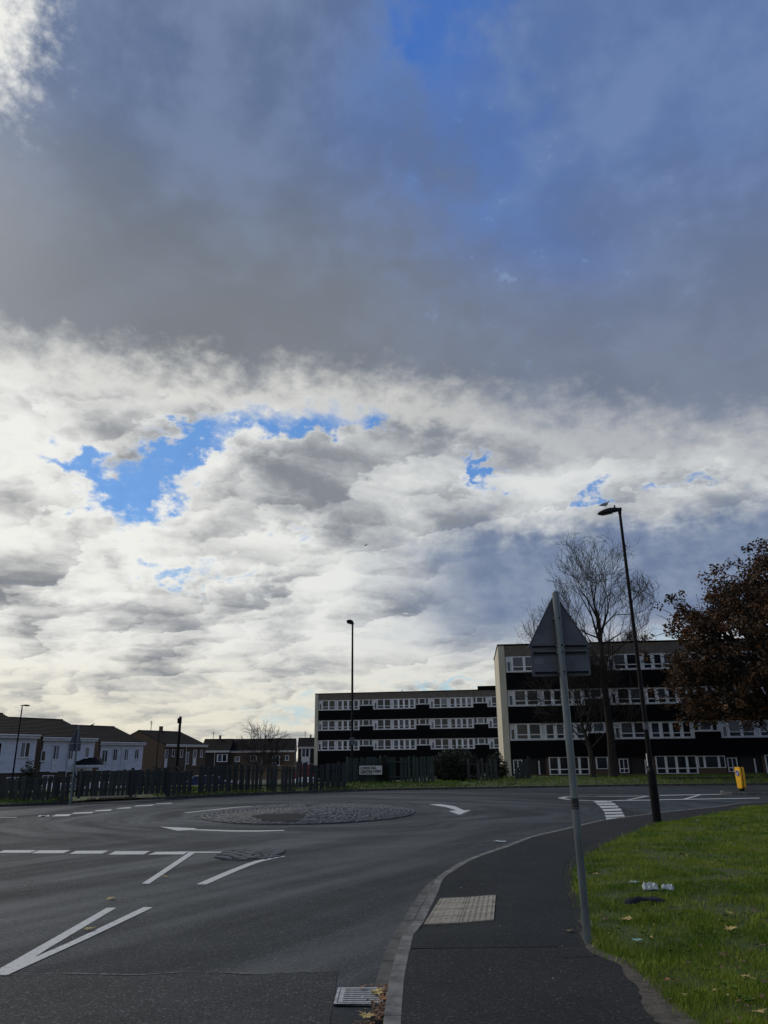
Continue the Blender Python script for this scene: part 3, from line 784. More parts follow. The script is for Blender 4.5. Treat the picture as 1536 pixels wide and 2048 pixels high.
# ------------------------------------------------------------------ traffic sign seen from behind
sb = gd(1176, 1886, .1); SY = sb.y
sg = thing('traffic_sign', 'back of triangular road sign with plate below on tall galvanised pole beside the lawn', 'road sign', (sb.x, sb.y, .1))
lean = R(.55)
sg.rotation_euler = (0, -lean, 0)
def sz(py, px=1120): return (at(px, py, SY).z - .1)
ztop = sz(1186)
MB().tube([(0,0,-.1), (0,0,ztop)], .038, 20).build('pole', M['galv'], sg, smooth=False)
MB().tube([(0,0,ztop-.002), (0,0,ztop+.012)], [.040, .036], 20).build('pole_cap', M['galv'], sg)
def rounded(pts, r, n=5):
    out = []
    for i, p in enumerate(pts):
        a, b_ = Vector(pts[i-1]), Vector(pts[(i+1) % len(pts)]); p = Vector(p); da, db = (a-p).normalized(), (b_-p).normalized()
        for k in range(n+1):
            t = k/n; p0, p1 = p+da*r, p+db*r; out.append(p0*(1-t)**2 + p*2*t*(1-t) + p1*t*t)
    return out
zb, zt = sz(1295), sz(1196); hw = .350
tri = rounded([(-hw, .06, zb), (hw, .06, zb), (0, .06, zt+.075)], .03)
t_ = MB().prism(tri, (0, .004, 0)).build('warning_triangle', M['galv2'], sg)
q = MB()
for i in range(len(tri)):
    a, b_ = tri[i], tri[(i+1) % len(tri)]; c = Vector((0, .06, (zb*2+zt)/3)); ia, ib = a.lerp(c, .035), b_.lerp(c, .035)
    q.add([a, b_, ib, ia, a+Vector((0,-.010,0)), b_+Vector((0,-.010,0)), ib+Vector((0,-.010,0)), ia+Vector((0,-.010,0))], [(0,1,2,3),(4,5,6,7),(0,1,5,4),(3,2,6,7)])
q.build('folded_rim', M['galv2'], t_)
zr0, zr1 = sz(1351), sz(1297)
rect = rounded([(-.315, .062, zr0), (.315, .062, zr0), (.315, .062, zr1), (-.315, .062, zr1)], .03)
r_ = MB().prism(rect, (0, .004, 0)).build('plate', M['galv2'], sg)
MB().box(-.285, .0605, zr0+.13, -.185, .0618, zr0+.19).build('sticker', mat('faint_sticker', (.15,.165,.185), .6), r_)
for py, hl in ((1237, .055), (1291.5, .30), (1304.5, .29), (1344, .29)):
    z_ = sz(py)
    ra = MB(); ra.box(-hl, .046, z_-.016, hl, .0595, z_+.016); ra.build('rail', M['galv'], sg)
    sl = MB(); sl.box(-hl+.004, .043, z_-.012, hl-.004, .0455, z_+.012); sl.build('rail_slot_shade', M['black'], sg)  # black strip in front of the rail stands in for shade in its channel
    cl = MB(); cl.tube([(0, 0, z_-.014), (0, 0, z_+.014)], .0405, 20); cl.box(-.046, .004, z_-.011, .046, .044, z_+.011); cl.build('clamp', M['galv'], sg)
    MB().tube([(.008, -.040, z_), (.008, -.052, z_)], .009, 8).build('bolt', M['black'], sg)
zt_ = sz(1607, 1150)
MB().tube([(0,0,zt_-.055), (0,0,zt_-.01), (0,0,zt_+.05)], .0386, 20, caps=False).build('tape', mat('black_tape', (.012,.012,.014), .5, (.10,.11,.12), scale=14, contrast=(.40,.46)), sg)

# ------------------------------------------------------------------ street lamps
def lantern(parent, z, rz, k=1.0, tilt=0.10, cell=True, mt='lampgrey', zk=1.0):
    """boat shaped lantern reaching out along -x from the pole top"""
    secs = [(.06, .045, .05, .06), (-.02, .05, .05, .055), (-.16, .075, .075, .06), (-.32, .10, .085, .075), (-.50, .105, .065, .085), (-.64, .075, .03, .07), (-.70, .03, .0, .035)]
    q = MB(); n = 12; vs = []
    for (x, w_, zu, zd) in secs:
        for j in range(n):
            a = 6.2832*j/n; c_, s_ = math.cos(a), math.sin(a); vs.append((x*k, w_*c_*k, ((zu if s_ > 0 else zd*.75)*s_*zk + x*tilt)*k))
    q.add(vs, [(i*n+j, i*n+(j+1) % n, (i+1)*n+(j+1) % n, (i+1)*n+j) for i in range(len(secs)-1) for j in range(n)] + [tuple(range(n)), tuple(range(len(vs)-n, len(vs)))])
    h = q.build('lantern', M[mt], parent, loc=(0, 0, z), rot=(0, 0, rz), smooth=True)
    l = MB(); lv = []
    for (x, w_, zd) in ((-.24, .07, .067), (-.36, .088, .074), (-.50, .086, .080), (-.60, .06, .066)):
        lv += [(x*k, -w_*k, (x*tilt-zd*.78*zk)*k), (x*k, 0, (x*tilt-zd*.78*zk-.022)*k), (x*k, w_*k, (x*tilt-zd*.78*zk)*k)]
    l.add(lv, [(i*3+j, i*3+j+1, i*3+j+4, i*3+j+3) for i in range(3) for j in range(2)]); l.build('lens', M['lens'], h)
    if cell: MB().tube([(-.14*k, 0, .06*k), (-.14*k, 0, .14*k)], .026*k, 10).build('photocell', M[mt], h)
    return h
lb = gd(1315, 1645, .1)
zT = at(1243, 1018, lb.y).z - .12
big = thing('street_lamp', 'tall black street lamp at the lawn corner with a gull on its lantern', 'street lamp', (lb.x, lb.y, .10), 0, 'street lamps')
big.rotation_euler = (0, -R(.4), 0)
MB().tube([(0,0,-.1), (0,0,1.32), (0,0,1.42)], [.115, .115, .07], 18).build('base_column', M['black'], big, smooth=False)
MB().box(-.055, -.119, .45, .055, -.112, 1.0).build('door', M['black'], big)
MB().tube([(0,0,1.42), (0,0,2.85), (0,0,zT)], [.066, .062, .040], 16).build('pole', M['black'], big)
MB().tube([(0,0,2.42), (0,0,2.62)], .078, 14).build('collar', M['galv2'], big)
MB().box(-.095, -.05, 1.45, -.078, .0, 1.78).build('number_strip', M['plate'], big)
MB().tube([(0,0,zT-.14), (0,0,zT+.02)], .05, 14).build('spigot', M['black'], big)
lantern(big, zT, 0.05, 1.0, .17, zk=1.35)

def lamp(px, base_py, top_py, y, name_label, head_rz=0, group='street lamps', z0=None, r=.06, k=1.0, headmt='black', wide=0, rad_base=.09):
    p = at(px, base_py, y); z0 = verge_at(p.x, y) if z0 is None else z0
    zt2 = at(px, top_py, y).z
    t = thing('street_lamp', name_label, 'street lamp', (p.x, y, z0), 0, group)
    MB().tube([(0,0,-.2), (0,0,1.3), (0,0,1.4)], [rad_base, rad_base, r], 12).build('base_column', M['black'], t)
    MB().tube([(0,0,1.4), (0,0,zt2-z0-.05)], [r, r*.65], 12).build('pole', M['black'], t)
    return t, zt2-z0
t, zz_ = lamp(704, 1570, 1247, 55.0, 'tall black street lamp in front of the left end of the lower flats', r=.095, rad_base=.13)
# its two back to back lanterns, seen almost end on
lantern(t, zz_, R(80), 2.1, .02, False, 'black')
MB().box(-.16, -.12, 2.45, .16, -.1, 2.95).build('number_plate', M['galv2'], t)
t, zz_ = lamp(25, 1555, 1411, 62.0, 'slim street lamp in front of the leftmost white clad house', r=.07, z0=-1.35); lantern(t, zz_, R(180), .9, .02, False, 'black'); lantern(t, zz_, 0, .3, .02, False, 'black')
t, zz_ = lamp(312, 1540, 1463, 66.0, 'short street lamp in front of the brick house side wall', r=.05, z0=-1.35); lantern(t, zz_, R(180), .85, .02, False, 'black')
t, zz_ = lamp(552, 1540, 1477, 88.0, 'small distant street lamp in front of the small bare tree', r=.05, z0=-1.35); lantern(t, zz_, R(180), .8, .02, False, 'black'); lantern(t, zz_, 0, .6, .02, False, 'black')
t, zz_ = lamp(911, 1540, 1449, 96.0, 'small street lamp in front of the lower block of flats above the hedge', r=.05, z0=-1.35); lantern(t, zz_, R(90), .9, .02, False, 'black')
# dark post with camera box
p = at(354, 1530, 72); z1 = at(356, 1433, 72).z
t = thing('camera_post', 'thick dark post with a small box on top beside the brick terrace', 'post', (p.x, 72, -1.35))
MB().tube([(0,0,-.1), (0,0,1.6)], .2, 12).build('base_column', M['black'], t); MB().tube([(0,0,1.6), (0,0,z1+1.35)], .12, 12).build('pole', M['black'], t)
MB().box(-.22, -.16, z1+.75, .10, .16, z1+1.2).build('camera_box', M['black'], t)

# ------------------------------------------------------------------ sign pole on the left verge, its plates seen from the side
p = gd(141, 1601, .2); zt3 = at(150, 1450, p.y).z - .2
t = thing('side_on_sign', 'narrow grey sign on a pole seen almost edge on, in front of the left fence', 'road sign', (p.x, p.y, .2))
MB().tube([(0,0,-.2), (0,0,zt3)], .048, 12).build('pole', M['galv'], t)
q = MB(); q.prism(rounded([(-.34, 0, zt3-.80), (.34, 0, zt3-.80), (0, 0, zt3-.12)], .04), (0, .01, 0)); q.build('warning_triangle', M['galv2'], t, loc=(-.07, 0, 0), rot=(0, 0, R(62)))
q = MB(); q.prism(rounded([(-.32, 0, zt3-1.15), (.32, 0, zt3-1.15), (.32, 0, zt3-.82), (-.32, 0, zt3-.82)], .03), (0, .01, 0)); q.build('plate', M['galv2'], t, loc=(-.07, 0, 0), rot=(0, 0, R(62)))

# ------------------------------------------------------------------ street nameplate
def text_mesh(body, size, mt):
    c = bpy.data.curves.new('t', 'FONT'); c.body = body; c.size = size; c.extrude = .003; c.offset = size*.05
    o = bpy.data.objects.new('t', c); COL.objects.link(o); dg = bpy.context.evaluated_depsgraph_get(); me = bpy.data.meshes.new_from_object(o.evaluated_get(dg))
    me.materials.clear(); me.materials.append(mt); bpy.data.objects.remove(o); return me
NYD = 53.0
a, b_ = at(718.5, 1549.5, NYD), at(764, 1531, NYD)
wN, hN = b_.x - a.x, abs(b_.z - a.z)
t = thing('street_nameplate', 'white street nameplate in black capitals on two black legs in front of the fence', 'street sign', (a.x, NYD, verge_at(a.x, NYD)))
zN = a.z - t.location.z
pl = MB().box(0, 0, zN, wN, .03, zN+hN).build('plate', M['plate'], t)
q = MB(); q.box(-.03, -.004, zN-.03, wN+.03, .034, zN-.002); q.box(-.03, -.004, zN+hN+.002, wN+.03, .034, zN+hN+.03); q.box(-.03, -.004, zN-.002, -.002, .034, zN+hN+.002); q.box(wN+.002, -.004, zN-.002, wN+.03, .034, zN+hN+.002)
q.build('border', M['black'], t)
for body, zf, wid in (('LORDS HILL', .60, .72), ('CENTRE WEST', .22, .93)):
    me = text_mesh(body, .24, M['ink']); xs = [v.co.x for v in me.vertices]; k = wN*wid/(max(xs)-min(xs))
    ys = [v.co.y for v in me.vertices]; ky = hN*.29/(max(ys)-min(ys))
    o = link('lettering', me, pl, (wN*.05, -.002, zN + hN*zf), (R(90), 0, 0)); o.scale = (k, ky, 1)
MB().box(wN*.05, -.004, zN+hN*.09, wN*.62, -.001, zN+hN*.15).build('small_print_line', M['ink'], pl)
for x in (wN*.12, wN*.88): MB().box(x-.03, .035, -.3, x+.03, .085, zN+hN).build('leg', M['black'], t)
# yellow notice low behind the nameplate
p = at(743, 1568, 55.5); zz0 = verge_at(p.x, 55.5)
t = thing('yellow_notice', 'weathered yellow notice board with black marks, low under the nameplate', 'notice', (p.x, 55.5, zz0))
bd = MB().box(0, 0, -.02, .46, .03, .80).build('board', mat('weathered_yellow', (.22, .16, .02), .7, (.07,.055,.012), scale=6), t)
q = MB()
for (x, z_, w_, h_) in ((.05,.66,.3,.05),(.05,.58,.08,.09),(.07,.54,.28,.05),(.28,.45,.08,.1),(.06,.42,.26,.05),(.1,.2,.22,.04),(.12,.12,.2,.04)): q.box(x, -.004, z_, x+w_, -.001, z_+h_)
q.build('print', M['ink'], bd)
MB().box(-.10, 0, -.3, -.04, .06, .85).build('post', M['galv2'], t)

# ------------------------------------------------------------------ splitter island and keep-left bollard
ip = [gd(1452, 1591), gd(1460, 1585)]
isl_top = .11
pts = [gd(1450, 1590), gd(1456, 1585.5), gd(1480, 1583), gd(1540, 1582)]
ix, iy = gd(1451, 1590).x, gd(1451, 1590).y
ol = [(ix, iy+.6), (ix+.35, iy+.05), (ix+1.2, iy-.25), (ix+9, iy-.6), (ix+9, iy+2.2), (ix+1.6, iy+2.1), (ix+.4, iy+1.5)]
isl = MB().prism([(x, y, -.02) for x, y in ol], (0, 0, .15)).build('traffic_island', M['kerb'], bevel=.02); tag(isl, kind='structure')
sheet('island_paving', [(x*.97+.03*(ix+5), y*.86+.14*(iy+.8)) for x, y in ol], .134, M['pave'])
bp_ = at(1484, 1581, iy + .8); bz = .13
hb_ = at(1478, 1534, iy+.8).z - bz
t = thing('keep_left_bollard', 'yellow traffic bollard with a round blue arrow sign on the kerbed island', 'bollard', (bp_.x, iy+.8, bz), R(-74))
kk = hb_/1.08
q = MB()
prof = [(.13, .12), (.20, .17), (.24, .60), (.24, .98), (.19, 1.08)]     # half width, height
front = [(-w_*.75, -.105, z_) for w_, z_ in prof] + [(w_*.75, -.105, z_) for w_, z_ in reversed(prof)]
q.prism([(x*kk, y*kk, z_*kk) for x, y, z_ in front], (0, .25*kk, 0)); body = q.build('body', M['yellow'], t, bevel=.012)
q = MB(); q.prism([(x*kk*1.03, -.02*kk, z_*kk*1.008-.004) for x, y, z_ in front], (0, .035*kk, 0)); q.build('dark_band', M['black'], t)
q = MB(); q.tube([(0,0,-.02), (0,0,.12*kk)], [.13*kk, .12*kk], 14); q.build('base', M['black'], t)
MB().box(-.11*kk, -.06*kk, 1.075*kk, .11*kk, .09*kk, 1.11*kk).build('cap', M['black'], t)
zc = .80*kk; rr_ = .135*kk
for nm, r2, yo, mt in (('roundel_rim', rr_, -.118, 'plate'), ('roundel', rr_*.88, -.121, 'blue')):
    MB().tube([(0, yo*kk, zc), (0, (yo-.004)*kk, zc)], r2, 28).build(nm, M[mt], t)
ar = [(.075,.085),(-.02,-.01),(-.02,.035),(-.06,.035),(-.06,-.075),(.05,-.075),(.05,-.035),(.008,-.035),(.10,.06)]
MB().prism([(x*kk*.9, -.1265*kk, zc + z_*kk*.9) for x, z_ in ar], (0, -.003, 0)).build('arrow', M['plate'], t)

# ------------------------------------------------------------------ the two blocks of flats
GL = ['gdark']*6 + ['gnet']*3 + ['gblind'] + ['glilac']
def window(parent, x, z, w, h, cols, up=1.0, y=-.03, lower=True, fr=.055, first=None):
    """white frame plate with mullions; cols is a list of (x0, x1) fractions; panes recessed in it"""
    wd = MB(); t0, t1 = y-.05, y+.01
    zs = z + h*.30 if lower else z
    xs = [x] + [x + w*c for ab in cols for c in ab] + [x+w]
    # verticals
    for i in range(0, len(xs), 2): wd.box(xs[i], t0, z, xs[i+1], t1, z+h)
    for a_, b_ in cols:
        xa, xb = x+w*a_, x+w*b_
        wd.box(xa, t0, z+h-fr, xb, t1, z+h); wd.box(xa, t0, z, xb, t1, z+fr)
        if lower: wd.box(xa, t0, zs-fr*.7, xb, t1, zs+fr*.7)
    wo_ = wd.build('window', M['white'], parent)
    for a_, b_ in cols:
        xa, xb = x+w*a_, x+w*b_; zl = zs+fr*.7 if lower else z+fr
        m_ = random.choice(GL) if first is None else first
        piece('pane', M[m_], wo_, ((xa+xb)/2, y-.012, (zl+z+h-fr)/2), (xb-xa, .016, z+h-fr-zl))
        if lower: piece('pane', M['gdark'], wo_, ((xa+xb)/2, y-.012, (z+fr+zs-fr*.7)/2), (xb-xa, .016, zs-fr*.7-z-fr))
    return wo_
def flats(name, label, loc, rz, module, nmod, tops, band, roof, z0, depth, ground_floor, end=0.55):
    t = thing(name, label, 'block of flats', loc, rz)
    W = end + nmod*module
    MB().box(0, .30, z0, W, depth, roof-.02).build('wall', M['cream'], t)
    # end gable: proud panels with open joints and a front pier
    for a_, b_ in ((.02, depth*.48), (depth*.485, depth)): MB().box(-.10, a_, z0, -.003, b_, roof+.02).build('gable_panel', M['cream'], t)
    MB().box(-.10, -.14, z0, end-.06, .0, roof+.03).build('end_pier', M['cream'], t)
    cap = MB(); cap.box(-.16, -.22, roof+.035, W, depth+.1, roof+.14); cap.build('roof_cap', M['tile'], t)
    pb = tops[0] + .02; n = 4; hb2 = (roof - pb)/n
    for i in range(n): MB().box(end, -.10-.012*(i % 2), pb+i*hb2+.012, W, .29, pb+(i+1)*hb2).build('fascia_board', M['board'], t)
    spans = tops + [None]
    for fi, tp_ in enumerate(tops):
        zb2 = tp_ - band
        MB().box(end, -.015, zb2, W, .29, tp_).build('infill_panel', M['panel'], t)
        nxt = tops[fi+1] if fi+1 < len(tops) else (ground_floor[0] if ground_floor else z0)
        MB().box(end, -.16, nxt+.03, W, .29, zb2-.07).build('tile_hanging', M['tile'], t)
        # courses of hung tiles
        q = MB(); nc = max(3, int((zb2-.07-nxt-.03)/.22))
        for c_ in range(nc):
            za = nxt+.03 + c_*(zb2-.10-nxt)/nc; q.add([(end, -.162, za+.2), (W, -.162, za+.2), (W, -.20, za), (end, -.20, za)], [(0,1,2,3)])
        tag(q.build('tile_course', M['tile'], t), kind='stuff')
        for m_ in range(nmod):
            x0 = end + m_*module; mo = module; B = band
            if x0 > W - .5*module and False: continue
            window(t, x0+.012*mo, zb2+.03*B, .036*mo, .62*B, [(.12,.88)], lower=False, fr=.03)
            window(t, x0+.058*mo, zb2+.0*B+.04, .25*mo, .93*B, [(.06,.45),(.55,.94)])
            window(t, x0+.345*mo, zb2+.04, .385*mo, .90*B, [(.03,.20),(.29,.45),(.54,.70),(.79,.95)])
            # raised part: black tiles step up under a small window
            MB().box(x0+.742*mo, -.16, zb2-.10, x0+.988*mo, -.02, zb2+.34*B).build('raised_tile_panel', M['tile'], t)
            window(t, x0+.805*mo, zb2+.42*B, .11*mo, .54*B, [(.09,.91)], lower=False)
            for xx in (.752, .925): piece('side_panel', M['gdark'], t, (x0+(xx+.018)*mo, -.035, zb2+.69*B), (.034*mo, .03, .50*B))
            q = MB(); q.box(x0, -.20, zb2-.07, x0+.738*mo, -.0, zb2); q.box(x0+.742*mo, -.20, zb2+.34*B+.002, x0+.988*mo, -.0, zb2+.34*B+.07)
            q.box(x0+.7385*mo, -.20, zb2-.07, x0+.7415*mo+.03, -.0, zb2+.34*B+.0); q.box(x0+.989*mo, -.20, zb2-.07, x0+.999*mo, -.0, zb2+.34*B+.0)
            q.build('sill', M['fasc'], t)
    return t, W
# nearer, taller-looking block on the right
RYD = 71.5
A = at(1012, 1545, RYD); zR = lambda py: at(1030, py, RYD).z
tops = [zR(1313), zR(1380), zR(1447)]; gt = zR(1515)
t, W = flats('apartment_block', 'nearer block of flats on the right with cream end wall and black tile bands', (A.x, RYD, 0), R(-6), 9.3, 4, tops, tops[0]-zR(1344), zR(1292), -.3, 11.0, (gt,))
# ground floor: brick plinth, windows and dark entrances
MB().box(.55, -.01, -.3, W, .29, .42).build('brick_plinth', M['brick'], t)
zg = zR(1550)
for m_ in range(4):
    x0 = .55 + m_*9.3; mo = 9.3; B = gt - zg
    MB().box(x0, .12, .42, x0+.33*mo, .28, gt+.03).build('entrance_shade_panel', M['recess'], t)  # shallow panel; the shade of a deep entrance is in its colour
    MB().box(x0+.33*mo, .0, .42, x0+mo, .28, gt+.03).build('ground_wall', M['brick'], t)
    MB().box(x0+.14*mo, .04, -.1, x0+.24*mo, .10, gt-.2).build('entrance_door', M['darkwall'], t)
    MB().box(x0+.255*mo, .0, -.1, x0+.268*mo, .08, gt-.3).build('door_post', M['panel'], t)
    window(t, x0+.015*mo, zg+.1, .09*mo, B*.8, [(.1,.46),(.54,.9)], y=.08, first='gdark')
    window(t, x0+.355*mo, zg, .385*mo, B, [(.03,.22),(.28,.47),(.53,.72),(.78,.96)], y=-.02, first='gdark')
    window(t, x0+.800*mo if m_ != 1 else x0+.745*mo, zg+.30*B, (.115 if m_ != 1 else .25)*mo, .68*B, [(.1,.9)] if m_ != 1 else [(.03,.20),(.28,.72),(.80,.97)], lower=False, y=-.02, first='gdark')
# farther block
LYD = 121.0
A = at(630, 1500, LYD); zL = lambda py: at(640, py, LYD).z
tl = [zL(1401), zL(1441), zL(1480.5)]
t, W = flats('apartment_block', 'farther, lower block of flats behind the fence, left of the cream end wall', (A.x, LYD, 0), R(-9.5), 8.75, 4, tl, tl[0]-zL(1420.5), zL(1389), -1.6, 11.0, None, end=.5)
MB().box(25.2, 2, zL(1389)+.15, 34, 8, zL(1389)+.85).build('roof_housing', M['tile'], t)
for x in (12.5, 13.2): pass

# ------------------------------------------------------------------ terraced houses on the left
GZ = -1.38
def house(name, label, cat, corner, rz, L, depth, zc, ze, zr, wallm, upper, wins, roofm='roof', fasc=True, ground_w=(), gable='brick', chim=False):
    t = thing(name, label, cat, (corner[0], corner[1], GZ), rz)
    zc, ze, zr = zc-GZ, ze-GZ, zr-GZ
    MB().box(0, .06, -.2, L, depth, zc).build('ground_floor_wall', M[gable], t)
    if upper == 'clad':
        MB().box(.0, .02, zc, L, depth, ze).build('wall', M[gable], t)
        n = 13; h = (ze-zc-.28)/n; q = MB()
        for i in range(n): q.add([(.25, -.05, zc+i*h), (L, -.05, zc+i*h), (L, -.015, zc+(i+1)*h), (.25, -.015, zc+(i+1)*h), (.25, .0, zc+i*h), (L, .0, zc+i*h)], [(0,1,2,3),(0,1,5,4)])
        tag(q.build('weatherboards', M['clad'], t), kind='stuff')
        MB().box(.0, -.08, zc-.10, L, .05, zc-.002).build('bottom_trim', M['fasc'], t)
    else:
        MB().box(0, .0, zc+.001, L, depth, ze).build('wall', M[upper], t)
    # gable ends
    for x in (0, L-.2):
        MB().prism([(x, .01, ze+.001), (x, depth-.01, ze+.001), (x, depth/2, zr-.06)], (.2, 0, 0)).build('gable', M[gable], t)
    # roof: two slopes with lapped courses
    for sgn in (0, 1):
        q = MB(); n = 14; y0, y1 = (-.35, depth/2) if sgn == 0 else (depth+.35, depth/2)
        zz0 = ze - .02; 
        for i in range(n):
            a_, b_ = i/n, (i+1)/n; ya, yb = y0+(y1-y0)*a_, y0+(y1-y0)*b_; za, zb_ = zz0+(zr-zz0)*a_, zz0+(zr-zz0)*b_
            q.add([(-.12, ya, za+.05), (L+.12, ya, za+.05), (L+.12, yb, zb_+.01), (-.12, yb, zb_+.01), (-.12, ya, za), (L+.12, ya, za)], [(0,1,2,3),(0,1,5,4)])
        q.add([(-.12, y0, zz0-.03), (L+.12, y0, zz0-.03), (L+.12, y1, zr-.03), (-.12, y1, zr-.03)], [(0,1,2,3)])
        q.build('roof', M[roofm], t)
    MB().tube([(-.12, depth/2, zr+.01), (L+.12, depth/2, zr+.01)], .09, 8).build('ridge_tiles', M[roofm], t)
    if fasc:
        MB().box(-.05, -.38, ze-.27, L+.05, -.32, ze+.02).build('fascia', M['fasc'], t); MB().tube([(-.05, -.44, ze-.03), (L+.05, -.44, ze-.03)], .055, 8).build('gutter', M['fasc'], t)
        MB().box(.0, -.32, ze-.29, L, .0, ze-.272).build('soffit', M['fasc'], t)
    MB().tube([(L*.5, -.12, ze-.3), (L*.5, -.12, 0)], .04, 8).build('downpipe', M['fasc'], t)
    for (x0, x1, z0_, z1_, kind) in wins:
        a_, b_, c_, d_ = x0*L, (x1-x0)*L, ze-.35-(ze-zc)*z1_, (ze-zc)*(z1_-z0_)
        if kind == 'tall':      # window over a white panel
            window(t, a_, c_+d_*.45, b_, d_*.55, [(.10,.46),(.54,.90)], lower=False, y=-.05); MB().box(a_+.04, -.09, c_, a_+b_-.04, -.04, c_+d_*.45-.01).build('window_panel', M['fasc'], t)
        else: window(t, a_, c_, b_, d_, [(.10,.46),(.54,.90)] if kind == 'two' else [(.12,.88)], lower=False, y=-.05)
        MB().box(a_-.05, -.14, c_-.07, a_+b_+.05, -.0, c_-.004).build('window_sill', M['fasc'], t)
    for (x0, x1) in ground_w: window(t, x0*L, .9, (x1-x0)*L, 1.2, [(.06,.47),(.53,.94)], lower=False, y=.03, first='gnet')
    if chim:
        MB().tube([(L*.28, depth/2, zr-.1), (L*.28, depth/2, zr+1.5)], .05, 8).build('aerial_pole', M['black'], t)
        q = MB()
        for k_ in range(3): q.box(L*.28-.35, depth/2-.02, zr+1.0+k_*.18, L*.28+.35, depth/2+.02, zr+1.03+k_*.18)
        tag(q.build('aerial_rods', M['black'], t), kind='stuff')
        MB().box(L*.5, depth/2-.25, zr-.2, L*.5+.35, depth/2+.25, zr+.75).build('chimney', M[gable], t)
    return t
al = R(60); fd = Vector((math.cos(al), math.sin(al), 0))
def corner_from_right(px, y, L): p = at(px, 1500, y); q = Vector((p.x, y, 0)) - fd*L; return (q.x, q.y)
def Lof(pl, y0, pr):
    p = at(pl, 1500, y0); k = at(pr, 1500, y0).x/y0; return (k*y0 - p.x)/(fd.x - k*fd.y)
GC = 'white clad terraced houses behind the left fence'
LA = 8.0; cA = corner_from_right(71, 69, LA)
house('terraced_house', 'leftmost white clad house behind the fence with a tall window and a small dark window', 'house', cA, al, LA, 11.2, 1.15, 4.15, 6.2, 'brick', 'clad', [(.42,.60,.10,.98,'tall'),(.80,.93,.08,.50,'two')], group if False else 'roof', ground_w=((.3,.5),(.7,.9)))
for i in range(1): pass
# next house to the left, mostly out of frame
pA = Vector((*cA, 0)) - fd*8.0 + Vector((-.6, .5, 0)); house('terraced_house', 'white clad house cut off by the left edge of the photo', 'house', (pA.x, pA.y), al, 8.0, 11.2, 1.15, 4.3, 6.5, 'brick', 'clad', [(.6,.8,.1,.9,'tall')])
yB = 75.0; LB = Lof(80, yB, 188); cB = at(80, 1500, yB)
house('terraced_house', 'second white clad house, with two tall windows, left of the dark porch roof', 'house', (cB.x, yB), al, LB, 11.2, 1.15, 4.15, 6.2, 'brick', 'clad', [(.02,.10,.28,.60,'one'),(.22,.34,.1,.92,'tall'),(.50,.60,.1,.92,'tall'),(.82,.90,.16,.50,'one')], ground_w=((.1,.3),(.6,.8)))
yC = 90.0; LC = Lof(197, yC, 286); cC = at(197, 1500, yC)
house('terraced_house', 'third white clad house, beside the brick gable wall', 'house', (cC.x, yC), al, LC, 11.2, 1.05, 4.05, 6.1, 'brick', 'clad', [(.07,.20,.16,.62,'two'),(.31,.41,.12,.92,'tall'),(.56,.66,.12,.92,'tall'),(.80,.90,.12,.50,'two')], ground_w=((.1,.3),(.6,.8)))
yD = 113.0; LD = Lof(329, yD, 411); cD = at(329, 1500, yD)
house('brick_house', 'brown brick house with a full brown gable wall and white window frames', 'house', (cD.x, yD), al, LD, 11.2, 1.0, 4.2, 6.3, 'brick', 'brick', [(.01,.08,.10,.85,'tall'),(.17,.23,.10,.40,'one'),(.36,.43,.10,.42,'one'),(.52,.58,.2,.72,'one'),(.68,.77,.10,.78,'tall'),(.86,.92,.10,.42,'one')], chim=True)
def back_house(label, pl, pr, y, ze, zr, wm, wins, gable='darkwall', chim=True):
    a_, b_ = at(pl, 1500, y), at(pr, 1500, y)
    return house('terraced_house', label, 'house', (a_.x, y), R(4), (b_.x-a_.x), 9.0, 1.1, ze, zr, wm, wm, wins, gable=gable, chim=chim)
back_house('dark clad house with a white four pane window behind the fence', 402, 458, 150, 3.75, 6.0, 'darkwall', [(.58,.95,.10,.60,'two')])
back_house('low brown terrace half hidden behind the small bare tree', 460, 588, 152, 3.7, 6.0, 'brick', [(.08,.16,.25,.6,'one'),(.32,.42,.2,.6,'two'),(.66,.78,.2,.9,'two'),(.86,.92,.2,.55,'one')], gable='brick2')
back_house('small house end with a white bay against the lower block of flats', 596, 640, 170, 4.6, 6.6, 'darkwall', [(.15,.55,-.05,.9,'tall')], gable='brick2')
# aerial mast and rooftop bird come later; porch canopy by the second house
p = at(152, 1530, 78)
t = thing('porch_canopy', 'low dark pitched canopy roof between the second and third white houses', 'canopy', (p.x, 78, GZ), R(18))
q = MB(); q.add([(-.1,-.1,3.0),(2.6,-.1,3.0),(2.2,1.6,3.7),(.0,1.6,3.7),(-.1,-.1,2.9),(2.6,-.1,2.9)], [(0,1,2,3),(0,1,5,4)]); q.build('roof', M['roof'], t)
MB().box(-.1, -.14, 2.75, 2.6, -.105, 2.99).build('fascia', M['fasc'], t)
for x in (.05, 2.4): MB().box(x, 0, 0, x+.1, .1, 2.9).build('post', M['fasc'], t)

